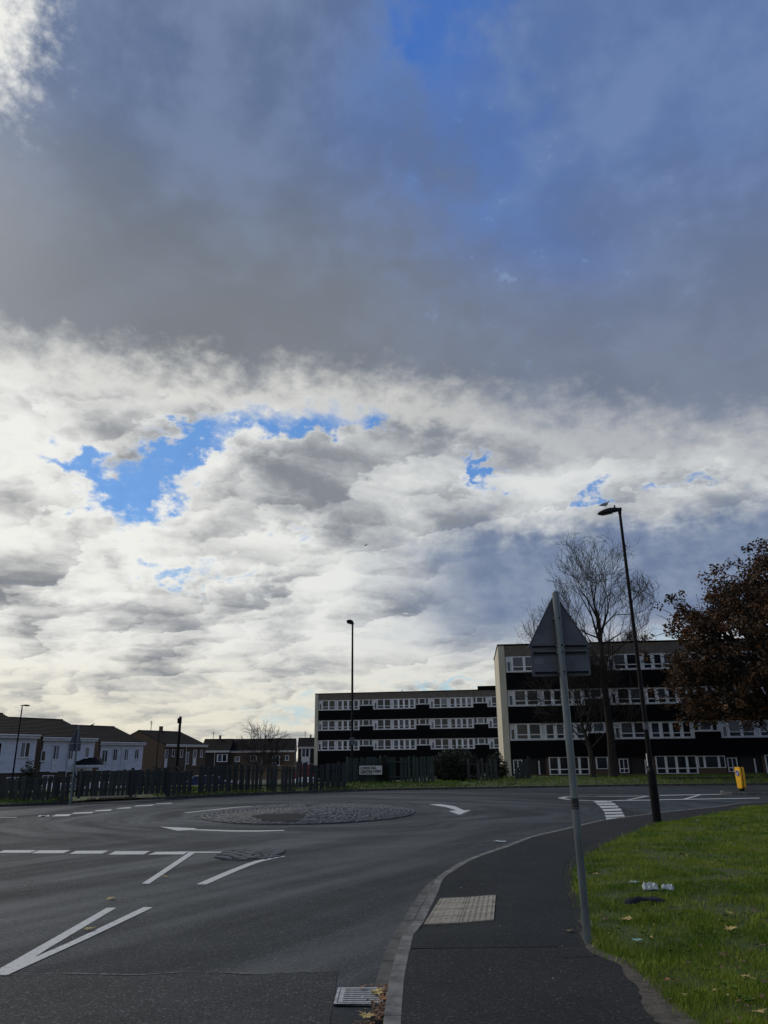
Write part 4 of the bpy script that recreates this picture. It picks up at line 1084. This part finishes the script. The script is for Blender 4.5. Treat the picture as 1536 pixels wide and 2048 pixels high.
# ------------------------------------------------------------------ fences
def fence(label, pts, hts, mt, pitch=.20, bw=.145, group='board fences across the far side', miss=.0, post_every=2.4, jit=.05):
    P0 = pts[0]; t = thing('board_fence', label, 'fence', (P0.x, P0.y, 0), 0, group)
    acc = []; 
    tot = sum((b_-a_).length for a_, b_ in zip(pts, pts[1:]))
    def pos(s_):
        for (a_, b_), (ha, hb2) in zip(zip(pts, pts[1:]), zip(hts, hts[1:])):
            L = (b_-a_).length
            if s_ <= L or b_ is pts[-1]: k = min(1, s_/L); p_ = a_.lerp(b_, k); return p_, ha+(hb2-ha)*k, math.atan2((b_-a_).y, (b_-a_).x)
            s_ -= L
    s_ = 0; k = 0; nb = 0
    hb0 = max(hts)
    meshes = []
    for v in range(5):
        h_ = 1.0; w_ = bw/2; j = lambda: random.uniform(-.01, .01)
        q = MB(); q.box(-w_, -.011, 0, w_, .011, h_); 
        q.v[4] = (-w_, -.011, 1+j()); q.v[5] = (w_, -.011, 1+j()*2); q.v[6] = (w_, .011, q.v[5][2]); q.v[7] = (-w_, .011, q.v[4][2])
        meshes.append(q.mesh('board', mt))
    while s_ < tot:
        p_, h_, an = pos(s_); zb_ = verge_at(p_.x, p_.y, .3)
        if random.random() > miss:
            o = link('board', random.choice(meshes), t, (p_.x-P0.x, p_.y-P0.y, zb_-.02), (random.gauss(0, .008), random.gauss(0, .010), an + random.gauss(0, .05)))
            o.scale = (random.uniform(.9, 1.1), 1, h_ + random.uniform(-jit, jit)); off = (.028 if k % 2 else -.028)
            o.location.x += -math.sin(an)*off; o.location.y += math.cos(an)*off
        s_ += pitch*random.uniform(.9, 1.1); k += 1
    s_ = 0
    while s_ < tot:
        p_, h_, an = pos(s_); zb_ = verge_at(p_.x, p_.y, .3)
        o = piece('post', mt, t, (p_.x-P0.x + math.sin(an)*.07, p_.y-P0.y - math.cos(an)*.07, 0), (.11, .11, 1.0), (0, 0, an)); o.scale = (1, 1, h_+.18); o.location.z = zb_-.05 + (h_+.10)/2
        p2, h2, _ = pos(min(tot, s_+post_every)); d_ = p2-p_
        for f_ in (.22, .80):
            a_ = Vector((p_.x-P0.x, p_.y-P0.y, zb_+h_*f_)); b_ = Vector((p2.x-P0.x, p2.y-P0.y, verge_at(p2.x, p2.y, .3)+h2*f_))
            MB().prism([a_+Vector((0,-.012,-.04)), a_+Vector((0,.012,-.04)), a_+Vector((0,.012,.04)), a_+Vector((0,-.012,.04))], b_-a_).build('rail', mt, t)
        s_ += post_every
    return t
def fp(px, base, top):
    p = gd(px, base, .30); return Vector((p.x, p.y, 0)), at(px, top, p.y).z - .30
def fence_px(label, lst, mt, **k):
    a_ = [fp(*q) for q in lst]; return fence(label, [q[0] for q in a_], [q[1] for q in a_], M[mt], **k)
fence_px('leftmost gappy dark board fence in front of the white clad houses', [(-60,1597,1553),(40,1596,1551),(110,1594,1545),(180,1592,1541),(250,1590,1540),(320,1586,1537),(384,1582,1536)], 'fence', pitch=.205, bw=.175, miss=.04)
fence_px('taller dark board fence left of the middle lamp', [(398,1582,1527),(500,1577.5,1525),(600,1575,1524),(692,1571,1522)], 'fence', pitch=.225, bw=.185, miss=.03)
fence_px('weathered board fence behind the nameplate with green grey boards', [(694,1568,1517),(780,1566,1514),(866,1565.5,1512)], 'fence2', pitch=.25, bw=.20, miss=.02)
fence_px('short leaning run of grey fence boards between hedge and cream wall', [(938,1563,1520),(1000,1562,1522)], 'fence', pitch=.33, bw=.2, jit=.25, miss=.25)
fence_px('low stepped picket fence climbing against the nearer flats', [(1032,1560,1542),(1048,1559.5,1524),(1064,1559,1508)], 'fence', pitch=.27, bw=.22, jit=.02)

# ------------------------------------------------------------------ trees
def bare_tree(name, label, loc, trunk_r, path, env, seed, levels=7, L0=2.2, side=10, side_from=.45, twigr=.012, density=1.0, up=.5):
    """path: trunk joints (local); env: centre and radii the branches stay within"""
    rg = random.Random(seed); t = thing(name, label, 'tree', loc); ec = Vector(env[:3]); er = env[3:]
    trunk = MB(); crown = MB()
    def grow(p, d, L, r, lv):
        n = 4 if lv < 3 else 3; pts = [p]; rad = [r]; dd = d.copy()
        for i in range(n):
            q = pts[-1] - ec; e = math.sqrt((q.x/er[0])**2 + (q.y/er[1])**2 + (q.z/er[2])**2)
            pull = -q.normalized() * max(0, e-.95) * .7
            dd = (dd + Vector((rg.gauss(0, .06), rg.gauss(0, .06), rg.gauss(0, .05) + .05*up)) + pull).normalized(); pts.append(pts[-1] + dd*L/n); rad.append(max(twigr*.7, r*(1-.40*(i+1)/n)))
        crown.tube(pts, rad, 6 if lv < 2 else (4 if lv < 4 else 3), caps=False)
        if lv >= levels: return
        nc = 2 + (rg.random() < .5*density) + (lv > 1 and rg.random() < .45*density)
        for c_ in range(nc):
            k = len(pts)-1 if c_ < 2 else rg.randrange(1, len(pts)-1)
            az = rg.uniform(0, 6.283); el = rg.uniform(.30, .80) * (1 if c_ else .5)
            a_ = dd.orthogonal().normalized(); b_ = dd.cross(a_); nd = (dd*math.cos(el) + (a_*math.cos(az) + b_*math.sin(az))*math.sin(el)); nd.z += .10*up; nd.normalize()
            grow(pts[k], nd, L*rg.uniform(.66, .90), max(twigr, rad[k]*rg.uniform(.6, .85)), lv+1)
    P = spline([Vector(p_) for p_ in path], .6); n = len(P)
    trunk.tube(P, [trunk_r*(1.45 if i == 0 else 1 - .62*i/n) for i in range(n)], 10, caps=False)
    top = P[-1]; grow(top, (P[-1]-P[-3]).normalized(), L0, trunk_r*.36, 0)
    grow(P[-2], Vector((.35, .1, 1)).normalized(), L0, trunk_r*.30, 0); grow(P[-3], Vector((-.4, -.1, 1)).normalized(), L0, trunk_r*.30, 0)
    for i in range(side):
        k = int(n*(side_from + (.97-side_from)*(i+.5)/side)); az = 2.4*i + rg.uniform(-.3, .3); el = rg.uniform(.7, 1.15)
        grow(P[min(n-1, k)], Vector((math.cos(az)*math.sin(el), math.sin(az)*math.sin(el), math.cos(el))), L0*rg.uniform(.7, 1.0), trunk_r*.2, 1)
    trunk.build('trunk', M['bark'], t); crown.build('crown', M['twig'], t)
    return t
def tx(px, py, y, ref): q = at(px, py, y); return (q.x-ref.x, 0, q.z-ref.z)
r_ = at(1226, 1553, 64); r_.z = verge_at(r_.x, 64)
c_ = tx(1180, 1195, 64, r_)
bare_tree('bare_tree', 'tall bare tree with fine branches between the sign and the right street lamp', r_, .40, [(0,0,-.3), tx(1222, 1480, 64, r_), tx(1210, 1380, 64, r_), tx(1204, 1310, 64, r_), tx(1199, 1262, 64, r_)],
          (c_[0], 0, c_[2], 4.3, 3.8, 4.9), 11, levels=6, L0=2.5, side=11, side_from=.6, density=.75)
r_ = at(1186, 1555, 62.5); r_.z = verge_at(r_.x, 62.5); c_ = tx(1150, 1390, 62.5, r_)
bare_tree('bare_tree', 'smaller bare tree leaning left behind the sign pole in front of the nearer flats', r_, .26, [(0,0,-.3), tx(1180, 1500, 62.5, r_), tx(1160, 1440, 62.5, r_)],
          (c_[0], 0, c_[2], 4.6, 3, 3.6), 23, levels=6, L0=2.3, side=6, side_from=.5, density=1.2, up=.2)
r_ = at(1095, 1500, 96); r_.z = -.4; c_ = tx(1092, 1275, 96, r_)
bare_tree('bare_tree', 'bare tree top showing left of the triangular sign above the flats', r_, .30, [(0,0,-.3), (0,0,6), (0,0,12)], (c_[0], 0, c_[2], 3.0, 3, 4.8), 31, levels=5, L0=2.4, side=6, twigr=.016, density=.8)
r_ = at(1285, 1500, 92); r_.z = -.4; c_ = tx(1280, 1300, 92, r_)
bare_tree('bare_tree', 'bare tree top poking over the roof right of the street lamp', r_, .30, [(0,0,-.3), (0,0,5), (.3,0,9.5)], (c_[0], 0, c_[2], 4.2, 3, 5.0), 41, levels=6, L0=2.3, side=7, twigr=.016, density=.9)
r_ = at(522, 1540, 95); r_.z = -1.4; c_ = tx(525, 1492, 95, r_)
bare_tree('bare_tree', 'small wide bare tree in front of the distant terrace', r_, .2, [(0,0,-.3), (0,0,1.2), (.1,0,2.4)], (c_[0], 0, c_[2], 3.7, 3, 3.0), 57, levels=5, L0=1.7, side=8, side_from=.6, twigr=.016, up=.2, density=1.2)

def leaf_cards(centers, per, rad, size, rg, squash=.8, flat=0):
    vs = []; fs = []
    for c in centers:
        n_ = int(per*rg.uniform(.5, 1.4)); rd = rad*rg.uniform(.6, 1.3)
        for _ in range(n_):
            while True:
                q_ = Vector((rg.uniform(-1,1), rg.uniform(-1,1), rg.uniform(-1,1)))
                if q_.length < 1: break
            q_ = q_*rd; q_.z *= squash; p_ = c + q_
            a_ = Vector((rg.gauss(0,1), rg.gauss(0,1), rg.gauss(0,.7))).normalized(); b_ = a_.orthogonal().normalized(); b_ = (b_*math.cos(rg.random()*6) + a_.cross(b_)*math.sin(rg.random()*6)).normalized()
            s_ = size*rg.uniform(.5, 1.25); m_ = a_*s_; w_ = b_*s_*.5; k = len(vs)
            vs += [p_-m_, p_-m_*.2+w_, p_+m_*.5+w_*.6, p_+m_, p_-m_*.1-w_]; fs.append((k, k+1, k+2, k+3, k+4))
    return vs, fs
# autumn oak on the right
rg = random.Random(5)
p = at(1575, 1500, 56); ox, oy = p.x, 56.0; oz = verge_at(ox, oy)
oak = thing('oak_tree', 'broad oak with brown autumn leaves at the right edge in front of the flats', 'tree', (ox, oy, oz))
tr = MB(); tr.tube([(0,0,-.3),(0,0,.2),(.1,0,1.8),(-.1,.1,3.6)], [.75,.6,.48,.42], 12, caps=False); tr.build('trunk', M['bark'], oak)
zc_top = at(1536, 1112, oy).z - oz; zc_bot = at(1400, 1470, oy).z - oz; xl = at(1318, 1330, oy).x - ox
cz = (zc_top + zc_bot)/2 - .4; Rz = (zc_top - zc_bot)/2 + .4; Rx = -xl
print('oak', zc_top, zc_bot, xl)
limbs = MB(); cents = []
def shape(d):     # radius of the crown along direction d, uneven
    n_ = mnoise.noise(d*1.9 + Vector((4,1,7)))*.22 + mnoise.noise(d*4.5)*.13
    # narrower at the top left, broad low skirt
    k = 1.0 - .26*max(0, d.z)*max(0, -d.x)*2
    return (1.0 + n_) * k
def limb(p0, p1, r, lv):
    mid = (p0+p1)/2 + Vector((rg.gauss(0,.12), rg.gauss(0,.12), rg.gauss(0,.05)+.06))*(p1-p0).length
    pts = [p0, p0.lerp(mid,.5)+Vector((0,0,.02)), mid, mid.lerp(p1,.5), p1]; limbs.tube(pts, [r, r*.85, r*.7, r*.5, r*.35], 6 if lv < 2 else 4, caps=False)
    return pts
start = Vector((-.1,.1,3.6)); ctr = Vector((0,0,cz))
for i in range(26):
    az = 2.399963*i; zz2 = -0.95 + 1.95*(i+.5)/26; rr3 = math.sqrt(max(0, 1-zz2*zz2)); d = Vector((rr3*math.cos(az), rr3*math.sin(az), zz2)); s_ = shape(d)*.62
    e = ctr + Vector((d.x*Rx*s_, d.y*Rx*.8*s_, d.z*Rz*s_)); pts = limb(start, e, .24, 0)
    for j in range(9):
        d2 = (d*1.1 + Vector((rg.gauss(0,.55), rg.gauss(0,.55), rg.gauss(0,.5)))).normalized(); s2 = shape(d2)*rg.uniform(.68, .97)
        e2 = ctr + Vector((d2.x*Rx*s2, d2.y*Rx*.8*s2, d2.z*Rz*s2)); 
        if (e2-e).length > 7: e2 = e + (e2-e).normalized()*7
        p2 = limb(rg.choice(pts[2:]), e2, .09, 1); cents += [p2[4], p2[3], p2[3].lerp(p2[4], .5)]
        for k in range(4):
            e3 = e2 + Vector((rg.gauss(0,1), rg.gauss(0,1), rg.gauss(0,.8)))*1.0; limb(rg.choice(p2[2:]), e3, .035, 2); cents.append(e3)
zlow = at(1450, 1452, oy).z - oz
cents = [c for c in cents if c.z > zlow + .5*math.sin(c.x*1.3) and rg.random() < .86]
limbs.build('limbs', M['twig'], oak)
vs, fs = leaf_cards(cents, 48, .58, .13, rg)
me = bpy.data.meshes.new('crown'); me.from_pydata(vs, [], fs); me.materials.append(M['oak']); link('crown', me, oak)
print('oak leaves', len(fs))

def shrub(name, label, cat, loc, rx, ry, h, n, mt='ivy', seed=1, size=.09, rad=.3, per=26):
    rg = random.Random(seed); t = thing(name, label, cat, loc)
    cs = []; br = MB()
    for i in range(n):
        x, y = rg.uniform(-1,1), rg.uniform(-1,1)
        if x*x + y*y > 1: continue
        hh = h*(1-.55*(x*x)**1.3)*(1+.25*mnoise.noise(Vector((x*3, y*3, seed)))); z_ = rg.uniform(.08, 1)*hh; c = Vector((x*rx, y*ry, z_)); cs.append(c)
        if i % 4 == 0: br.tube([(x*rx*.4, y*ry*.4, 0), (x*rx*.8, y*ry*.8, z_*.6), c], [.03,.02,.008], 4, caps=False)
    vs, fs = leaf_cards(cs, per, rad, size, rg, 1.0); me = bpy.data.meshes.new('foliage'); me.from_pydata(vs, [], fs); me.materials.append(M[mt]); link('foliage', me, t); br.build('stems', M['twig'], t); return t
p = at(912, 1566, 57); z5 = verge_at(p.x, 57)
shrub('hedge_bush', 'broad dark hedge bush in front of the lower flats, right of the fence', 'bush', (p.x, 57, z5), 1.85, 1.0, at(912, 1503, 57).z - z5, 420, seed=3, rad=.34, per=40, size=.07)
p = at(995, 1562, 62); z5 = verge_at(p.x, 62)
shrub('ivy_bush', 'ivy covered bush at the foot of the cream end wall', 'bush', (p.x, 62, z5), .75, .6, at(995, 1508, 62).z - z5, 160, seed=5, rad=.28, per=34, size=.07)
p = at(768, 1570, 53.6); z5 = verge_at(p.x, 53.6)
shrub('slim_shrub', 'slim dark shrub right behind the street nameplate', 'bush', (p.x, 53.6, z5), .28, .28, at(768, 1512, 53.6).z - z5, 70, seed=6, rad=.16, per=30, size=.05)
p = at(60, 1545, 64)
shrub('garden_bush', 'dark garden bush behind the leftmost fence beside the leftmost house', 'bush', (p.x, 64, -1.38), .9, .8, 3.1, 160, seed=8, rad=.3, per=36, size=.08)
p = at(330, 1540, 70)
shrub('garden_bush', 'low dark bush behind the fence under the brick house', 'bush', (p.x, 70, -1.38), 3.4, .8, 2.6, 200, seed=9, rad=.35, per=36, size=.08)

# ------------------------------------------------------------------ vehicles parked behind the fences
def car(label, px, y, rz, mt, z=-1.38, van=False, group='cars parked behind the fences'):
    p = at(px, 1560, y); t = thing('parked_van' if van else 'parked_car', label, 'van' if van else 'car', (p.x, y, z), rz, group)
    Lh, Wd = (2.4, .95) if van else (2.1, .86)
    prof = [(-Lh, .35), (-Lh, .80), (-Lh+.10, .98), (-Lh+.35, 1.02), (Lh-1.15, 1.0), (Lh-.15, .86), (Lh, .68), (Lh, .35)] if not van else [(-Lh, .4), (-Lh, 1.25), (Lh-1.2, 1.25), (Lh-.2, 1.05), (Lh, .8), (Lh, .4)]
    MB().prism([(x, -Wd, z_) for x, z_ in prof], (0, 2*Wd, 0)).build('body', M[mt], t, bevel=.05)
    cab = [(-Lh+.30, 1.02), (-Lh+.75, 1.42), (.35, 1.44), (Lh-1.25, 1.0)] if not van else [(-Lh+.02, 1.25), (-Lh+.08, 2.0), (.9, 2.02), (Lh-1.1, 1.25)]
    q = MB(); vs = [(x, -Wd*(.97 if i in (0, 3) else .80), z_-.02) for i, (x, z_) in enumerate(cab)] + [(x, Wd*(.97 if i in (0, 3) else .80), z_-.02) for i, (x, z_) in enumerate(cab)]
    q.add(vs, [(0,1,2,3),(4,7,6,5),(0,4,5,1),(1,5,6,2),(2,6,7,3),(3,7,4,0)]); q.build('cabin', M[mt], t, bevel=.04)
    for s_ in (-1, 1):
        q = MB(); y_ = s_*Wd
        def onside(i, k): x, z_ = cab[i]; yy = Wd*(.97 if i in (0, 3) else .80); return Vector((x, s_*(yy+.006), z_-.02))
        c_ = sum((onside(i, 0) for i in range(4)), Vector())/4
        q.add([onside(i, 0).lerp(c_, .16) for i in range(4)], [(0,1,2,3)]); q.build('side_window', M['gdark'], t)
        for x in (-Lh+.75, Lh-.8):
            w_ = MB().tube([(x, s_*(Wd-.18), .31), (x, s_*(Wd+.01), .31)], .31, 18).build('wheel', M['tyre'], t)
            MB().tube([(x, s_*(Wd+.011), .31), (x, s_*(Wd+.02), .31)], .19, 14).build('rim', M['galv'], w_)
        MB().box(Lh-.03, s_*Wd*.62-.14, .62, Lh+.012, s_*Wd*.62+.14, .76).build('headlight', M['lens'], t)
    ws = [Vector((cab[2][0]+.03, -Wd*.7, cab[2][1]-.08)), Vector((cab[2][0]+.03, Wd*.7, cab[2][1]-.08)), Vector((cab[3][0]-.05, Wd*.84, cab[3][1]+.06)), Vector((cab[3][0]-.05, -Wd*.84, cab[3][1]+.06))]
    nrm_ = (ws[1]-ws[0]).cross(ws[2]-ws[1]).normalized(); nrm_ = nrm_ if nrm_.x > 0 else -nrm_
    MB().add([w_ + nrm_*.012 for w_ in ws], [(0,1,2,3)]).build('windscreen', M['gdark'], t)
    return t
car('pale silver car glimpsed through gaps in the leftmost fence, left of the grey sign pole', 125, 58, R(85), 'carsilver', z=-1.0)
car('white car glimpsed through the leftmost fence, right of the grey sign pole', 205, 60, R(95), 'carwhite', z=-1.0)
car('silver car glimpsed through the leftmost fence below the third white house', 262, 63, R(20), 'carsilver')
car('dark blue car half hidden behind the left part of the taller fence', 425, 60, R(10), 'carblue', z=-.6)
car('white car seen through the gap in front of the red van', 618, 64, R(80), 'carwhite', z=-.9)
car('red van behind the taller fence, showing above and between the boards', 612, 98, R(86), 'carred', z=-1.38, van=True).scale = (1, 1, 1.4)

# ------------------------------------------------------------------ birds
def bird(label, loc, rz, k, flying=False, mt='gull'):
    t = thing('gull' if not flying and mt == 'gull' else 'bird', label, 'bird', loc, rz); t.scale = (k, k, k)
    q = MB(); secs = [(-.24, .0, .006, .006), (-.16, .012, .03, .016), (-.08, .045, .055, .05), (.0, .075, .065, .068), (.07, .10, .052, .058), (.10, .145, .030, .034), (.115, .175, .034, .036), (.145, .18, .026, .026), (.165, .172, .010, .010), (.20, .164, .003, .003)]
    n = 10; vs = []
    for (x, z_, w_, h_) in secs:
        for j in range(n): a = 6.2832*j/n; vs.append((x, w_*math.cos(a), z_ + h_*math.sin(a)))
    q.add(vs, [(i*n+j, i*n+(j+1) % n, (i+1)*n+(j+1) % n, (i+1)*n+j) for i in range(len(secs)-1) for j in range(n)] + [tuple(range(n)), tuple(range(len(vs)-n, len(vs)))])
    q.build('body', M['gullw' if not flying else 'black'], t, smooth=True)
    for s_ in (-1, 1):
        if flying: MB().add([(.08, s_*.03, .08), (-.06, s_*.03, .08), (-.10, s_*.30, .14), (-.14, s_*.55, .10), (.02, s_*.32, .16)], [(0,1,2,4),(2,3,4)]).build('wing', M['black'], t)
        else:
            MB().prism([(.07, s_*.058, .12), (.02, s_*.068, .05), (-.12, s_*.05, .02), (-.27, s_*.012, -.01), (-.12, s_*.052, .075)], (0, s_*.012, 0)).build('wing', M[mt], t)
            MB().tube([(.01, s_*.02, .03), (.012, s_*.02, -.06)], .005, 6).build('leg', M['yellow'], t)
    return t
g = at(1211, 1012, lb.y); bird('grey and white gull perched on the lantern of the right street lamp', (g.x, g.y, g.z-.01), R(20), .95)
g = at(731, 1092, 90); bird('tiny dark bird flying in the middle of the sky', tuple(g), R(60), 1.2, True)
g = at(185, 1451.5, 98); bird('small dark bird on the ridge of the third white house', (g.x, g.y, g.z), R(0), 1.6, mt='black')
g = at(804, 1382.5, 126); bird('small dark bird on the roof of the lower block of flats', (g.x, g.y, g.z), R(90), 1.4, mt='black')

# ------------------------------------------------------------------ litter and fallen leaves
def z_here(x, y):
    v = lawn_at(x, y)
    return v if v is not None else .104
lobes = [(0,-1.0),(.12,-.45),(.5,-.55),(.38,-.2),(.95,-.05),(.5,.15),(.72,.6),(.3,.42),(.12,1.0),(-.1,.45),(-.45,.68),(-.45,.2),(-.95,.12),(-.42,-.15),(-.6,-.6),(-.12,-.42)]
def leaf(label, px, py, size, mt, z=None, group='fallen leaves', seed=0):
    rg = random.Random(px*7+py); p = gd(px, py, .12 if z is None else z)
    zz6 = (z_here(p.x, p.y) + .022) if z is None else z + .006
    vs = [(0, 0, .012)] + [(x*size*rg.uniform(.8,1.1), y*size*rg.uniform(.8,1.1), (.006 + .28*size*(x*x*.8 + rg.uniform(0,.4)))) for x, y in lobes]; n = len(lobes)
    o = MB().add(vs, [(0, 1+i, 1+(i+1) % n) for i in range(n)]).build('fallen_leaf', M[mt], None, (p.x, p.y, zz6), (rg.uniform(-.2,.2), rg.uniform(-.2,.2), rg.uniform(0, 6.28)))
    return tag(o, label, 'leaf', group)
leaf('pale yellow leaf lying on the right side of the drain grate', 755, 1988, .078, 'leaf_y', z=.03)
leaf('bright orange leaf against the kerb beside the drain grate', 768, 2000, .065, 'leaf_o', z=.03)
leaf('small orange leaf on the far edge of the drain grate', 726, 1977, .045, 'leaf_o', z=.028)
leaf('big tan leaf in the gutter at the bottom edge of the photo', 734, 2036, .085, 'leaf_y', z=.02)
leaf('brown leaf at the right end of the tactile paving', 988, 1808, .05, 'leaf_b', z=.125)
leaf('tan leaf on the road right of the long diagonal line', 329, 1755, .085, 'leaf_y', z=.004)
leaf('curled pale leaf on the road above the V shaped lines', 221, 1799, .085, 'leaf_y', z=.004)
leaf('yellow brown leaf between the arms of the V shaped lines', 180, 1860, .09, 'leaf_y', z=.008)
leaf('large yellow leaf on the lawn near the right edge', 1463, 1868, .085, 'leaf_y')
leaf('tan leaf on the lawn just above the large yellow leaf', 1463, 1838, .06, 'leaf_y')
leaf('tan leaf on the grass right of the sign pole', 1256, 1844, .08, 'leaf_y')
leaf('brown leaf on the grass below the black cloth', 1291, 1828, .07, 'leaf_b')
leaf('dark red brown leaf on the lawn near the pavement edge at the bottom', 1341, 1964, .07, 'leaf_o')
leaf('brown leaf on the lawn left of the dark twig at the right', 1445, 1917, .06, 'leaf_b')
leaf('dark curled leaf at the right edge of the lawn', 1522, 1902, .08, 'leaf_b')
leaf('pale tan leaf low on the lawn at the right', 1497, 1966, .07, 'leaf_y')
leaf('pale leaf at the bottom right corner of the lawn', 1519, 2033, .07, 'leaf_y')
leaf('small pale leaf on the lawn edge beside the sign pole top left', 1191, 1751, .07, 'leaf_y')
leaf('small tan leaf high on the lawn near the right edge', 1432, 1708, .08, 'leaf_y')
leaf('small pale leaf on the pavement left of the sign pole', 1140, 1864, .05, 'leaf_y', z=.108)
# a litter of small bits nobody could count
def bits(name, label, n, area, mt, size):
    rg = random.Random(len(name)*3+n); q = MB()
    for _ in range(n):
        x, y, z_ = area(rg); s_ = size*rg.uniform(.4, 1.3); a = rg.uniform(0, 6.28)
        pts = [(x + s_*rg.uniform(.5,1)*math.cos(a+k*1.2566), y + s_*rg.uniform(.5,1)*math.sin(a+k*1.2566), z_ + rg.uniform(0, s_*.6)) for k in range(5)]; q.add(pts, [(0,1,2,3,4)])
    return tag(q.build(name, M[mt]), label, 'litter', kind='stuff')
def gut(rg):
    y = 5.6 + rg.random()**1.3*1.5; k = nearest(Vector((0, y, 0)), kpf); return k.x - .14 - abs(rg.gauss(0, .05)) - (.06 if y < 6.2 else 0), y, .02
bits('leaf_litter', 'crushed brown leaf litter packed in the gutter beside the drain', 420, gut, 'leaf_b', .018)
bits('leaf_litter', 'rust coloured leaf crumbs in the gutter beside the drain', 130, gut, 'leaf_o', .015)
def onlawn(rg):
    while True:
        y = 5 + 22*rg.random()**1.3; x = rg.uniform(1.8, .62*y+.5); z_ = lawn_at(x, y)
        if z_: return x, y, z_+.02
bits('lawn_leaf_bits', 'small dry leaves scattered through the lawn', 480, onlawn, 'leaf_b', .030)
bits('lawn_leaf_bits', 'small pale yellow leaves scattered through the lawn', 70, onlawn, 'leaf_y', .026)
def onpath(rg):
    y = 5.5 + 12*rg.random(); k = nearest(Vector((0, y, 0)), kpf); return rg.uniform(k.x+.15, k.x+1.6), y, .11
bits('pavement_bits', 'tiny pale specks of litter on the pavement', 34, onpath, 'paper', .010)
def onroad(rg): return rg.uniform(-9, 4), rg.uniform(8, 34), .008
bits('road_bits', 'tiny pale specks of litter on the road', 26, onroad, 'leaf_y', .022)
def fargut(rg):
    i = rg.randrange(len(fk)); 
    while not -20 < fk[i].x < 20: i = rg.randrange(len(fk))
    return fk[i].x + rg.uniform(-.4,.4), fk[i].y + rg.uniform(-.35, .3), .02 if rg.random() < .4 else .14
bits('verge_leaf_bits', 'dry leaves gathered along the far kerb', 160, fargut, 'leaf_y', .06)
# white fast food box, open
p = gd(1316, 1781, .15); zl = z_here(p.x, p.y)
t = thing('litter_box', 'crumpled white food box lying open on the lawn', 'litter', (p.x, p.y, zl+.02), R(-12))
def crumple(name, w_, d_, hgt, sd, loc, rot):
    rg2 = random.Random(sd); q = MB(); n = 7
    for i in range(n):
        for j in range(n):
            e = 1 if 0 < i < n-1 and 0 < j < n-1 else .3
            q.v.append(((i/(n-1)-.5)*w_ + rg2.uniform(-.12,.12)*w_/n, (j/(n-1)-.5)*d_ + rg2.uniform(-.12,.12)*d_/n, hgt*e*(.45 + rg2.uniform(0,.7))))
    q.f = [(i*n+j, (i+1)*n+j, (i+1)*n+j+1, i*n+j+1) for i in range(n-1) for j in range(n-1)]; q.mi = [0]*len(q.f)
    q.build(name, M['paper'], t, loc, rot)
crumple('tray', .19, .17, .06, 4, (-.09, 0, .005), (R(12), R(-5), 0)); crumple('lid', .15, .13, .045, 9, (.12, -.015, .005), (R(10), R(7), R(-9)))
# black cloth, lumpy
p = gd(1290, 1808, .14); zl = z_here(p.x, p.y)
q = MB(); n = 14; m2 = 8
for i in range(n):
    for j in range(m2):
        u_, v_ = i/(n-1)*2-1, j/(m2-1)*2-1; e = max(0, 1-u_*u_*.8-v_*v_*.8); q.v.append((u_*.25+.02*math.sin(v_*4), v_*.055*(1+.3*math.sin(u_*5)), .012 + .06*e**.5*(1+.5*mnoise.noise(Vector((u_*3, v_*3, 1))))))
q.f = [(i*m2+j, i*m2+j+1, (i+1)*m2+j+1, (i+1)*m2+j) for i in range(n-1) for j in range(m2-1)]; q.mi = [0]*len(q.f)
tag(q.build('dropped_cloth', M['cloth'], None, (p.x, p.y, zl+.01), (0,0,.1), smooth=True), 'rumpled black cloth dropped on the grass in front of the white box', 'litter')
def wrapper(label, px, py, w_, d_, mt, z=None):
    p = gd(px, py, .13 if z is None else z); zl = z_here(p.x, p.y)+.025 if z is None else z+.006; rg = random.Random(px)
    q = MB(); n = 5
    for i in range(n):
        for j in range(n): q.v.append(((i/4-.5)*w_, (j/4-.5)*d_, rg.uniform(0, .35)*min(w_, d_)*(0.4)))
    q.f = [(i*n+j, (i+1)*n+j, (i+1)*n+j+1, i*n+j+1) for i in range(n-1) for j in range(n-1)]; q.mi = [0]*len(q.f)
    tag(q.build('litter_scrap', M[mt], None, (p.x, p.y, zl), (0,0,rg.random()*3)), label, 'litter')
wrapper('pale green wrapper on the grass left of the white box', 1269, 1771, .16, .09, 'greenlit')
wrapper('thin pale green plastic scrap on the grass right of the sign pole base', 1275, 1883, .08, .08, 'greenlit')
wrapper('white scrap on the lawn beyond the street lamp base', 1396, 1643, .14, .10, 'paper')
wrapper('flat white disc like scrap on the road near the kerb bend', 1000, 1684, .26, .16, 'paper', z=.0)
wrapper('white scrap on the road at the far left', 87, 1633.3, .5, .35, 'paper', z=.0)
wrapper('small white scrap on the lawn at the upper right', 1518, 1624, .12, .2, 'leaf_y')
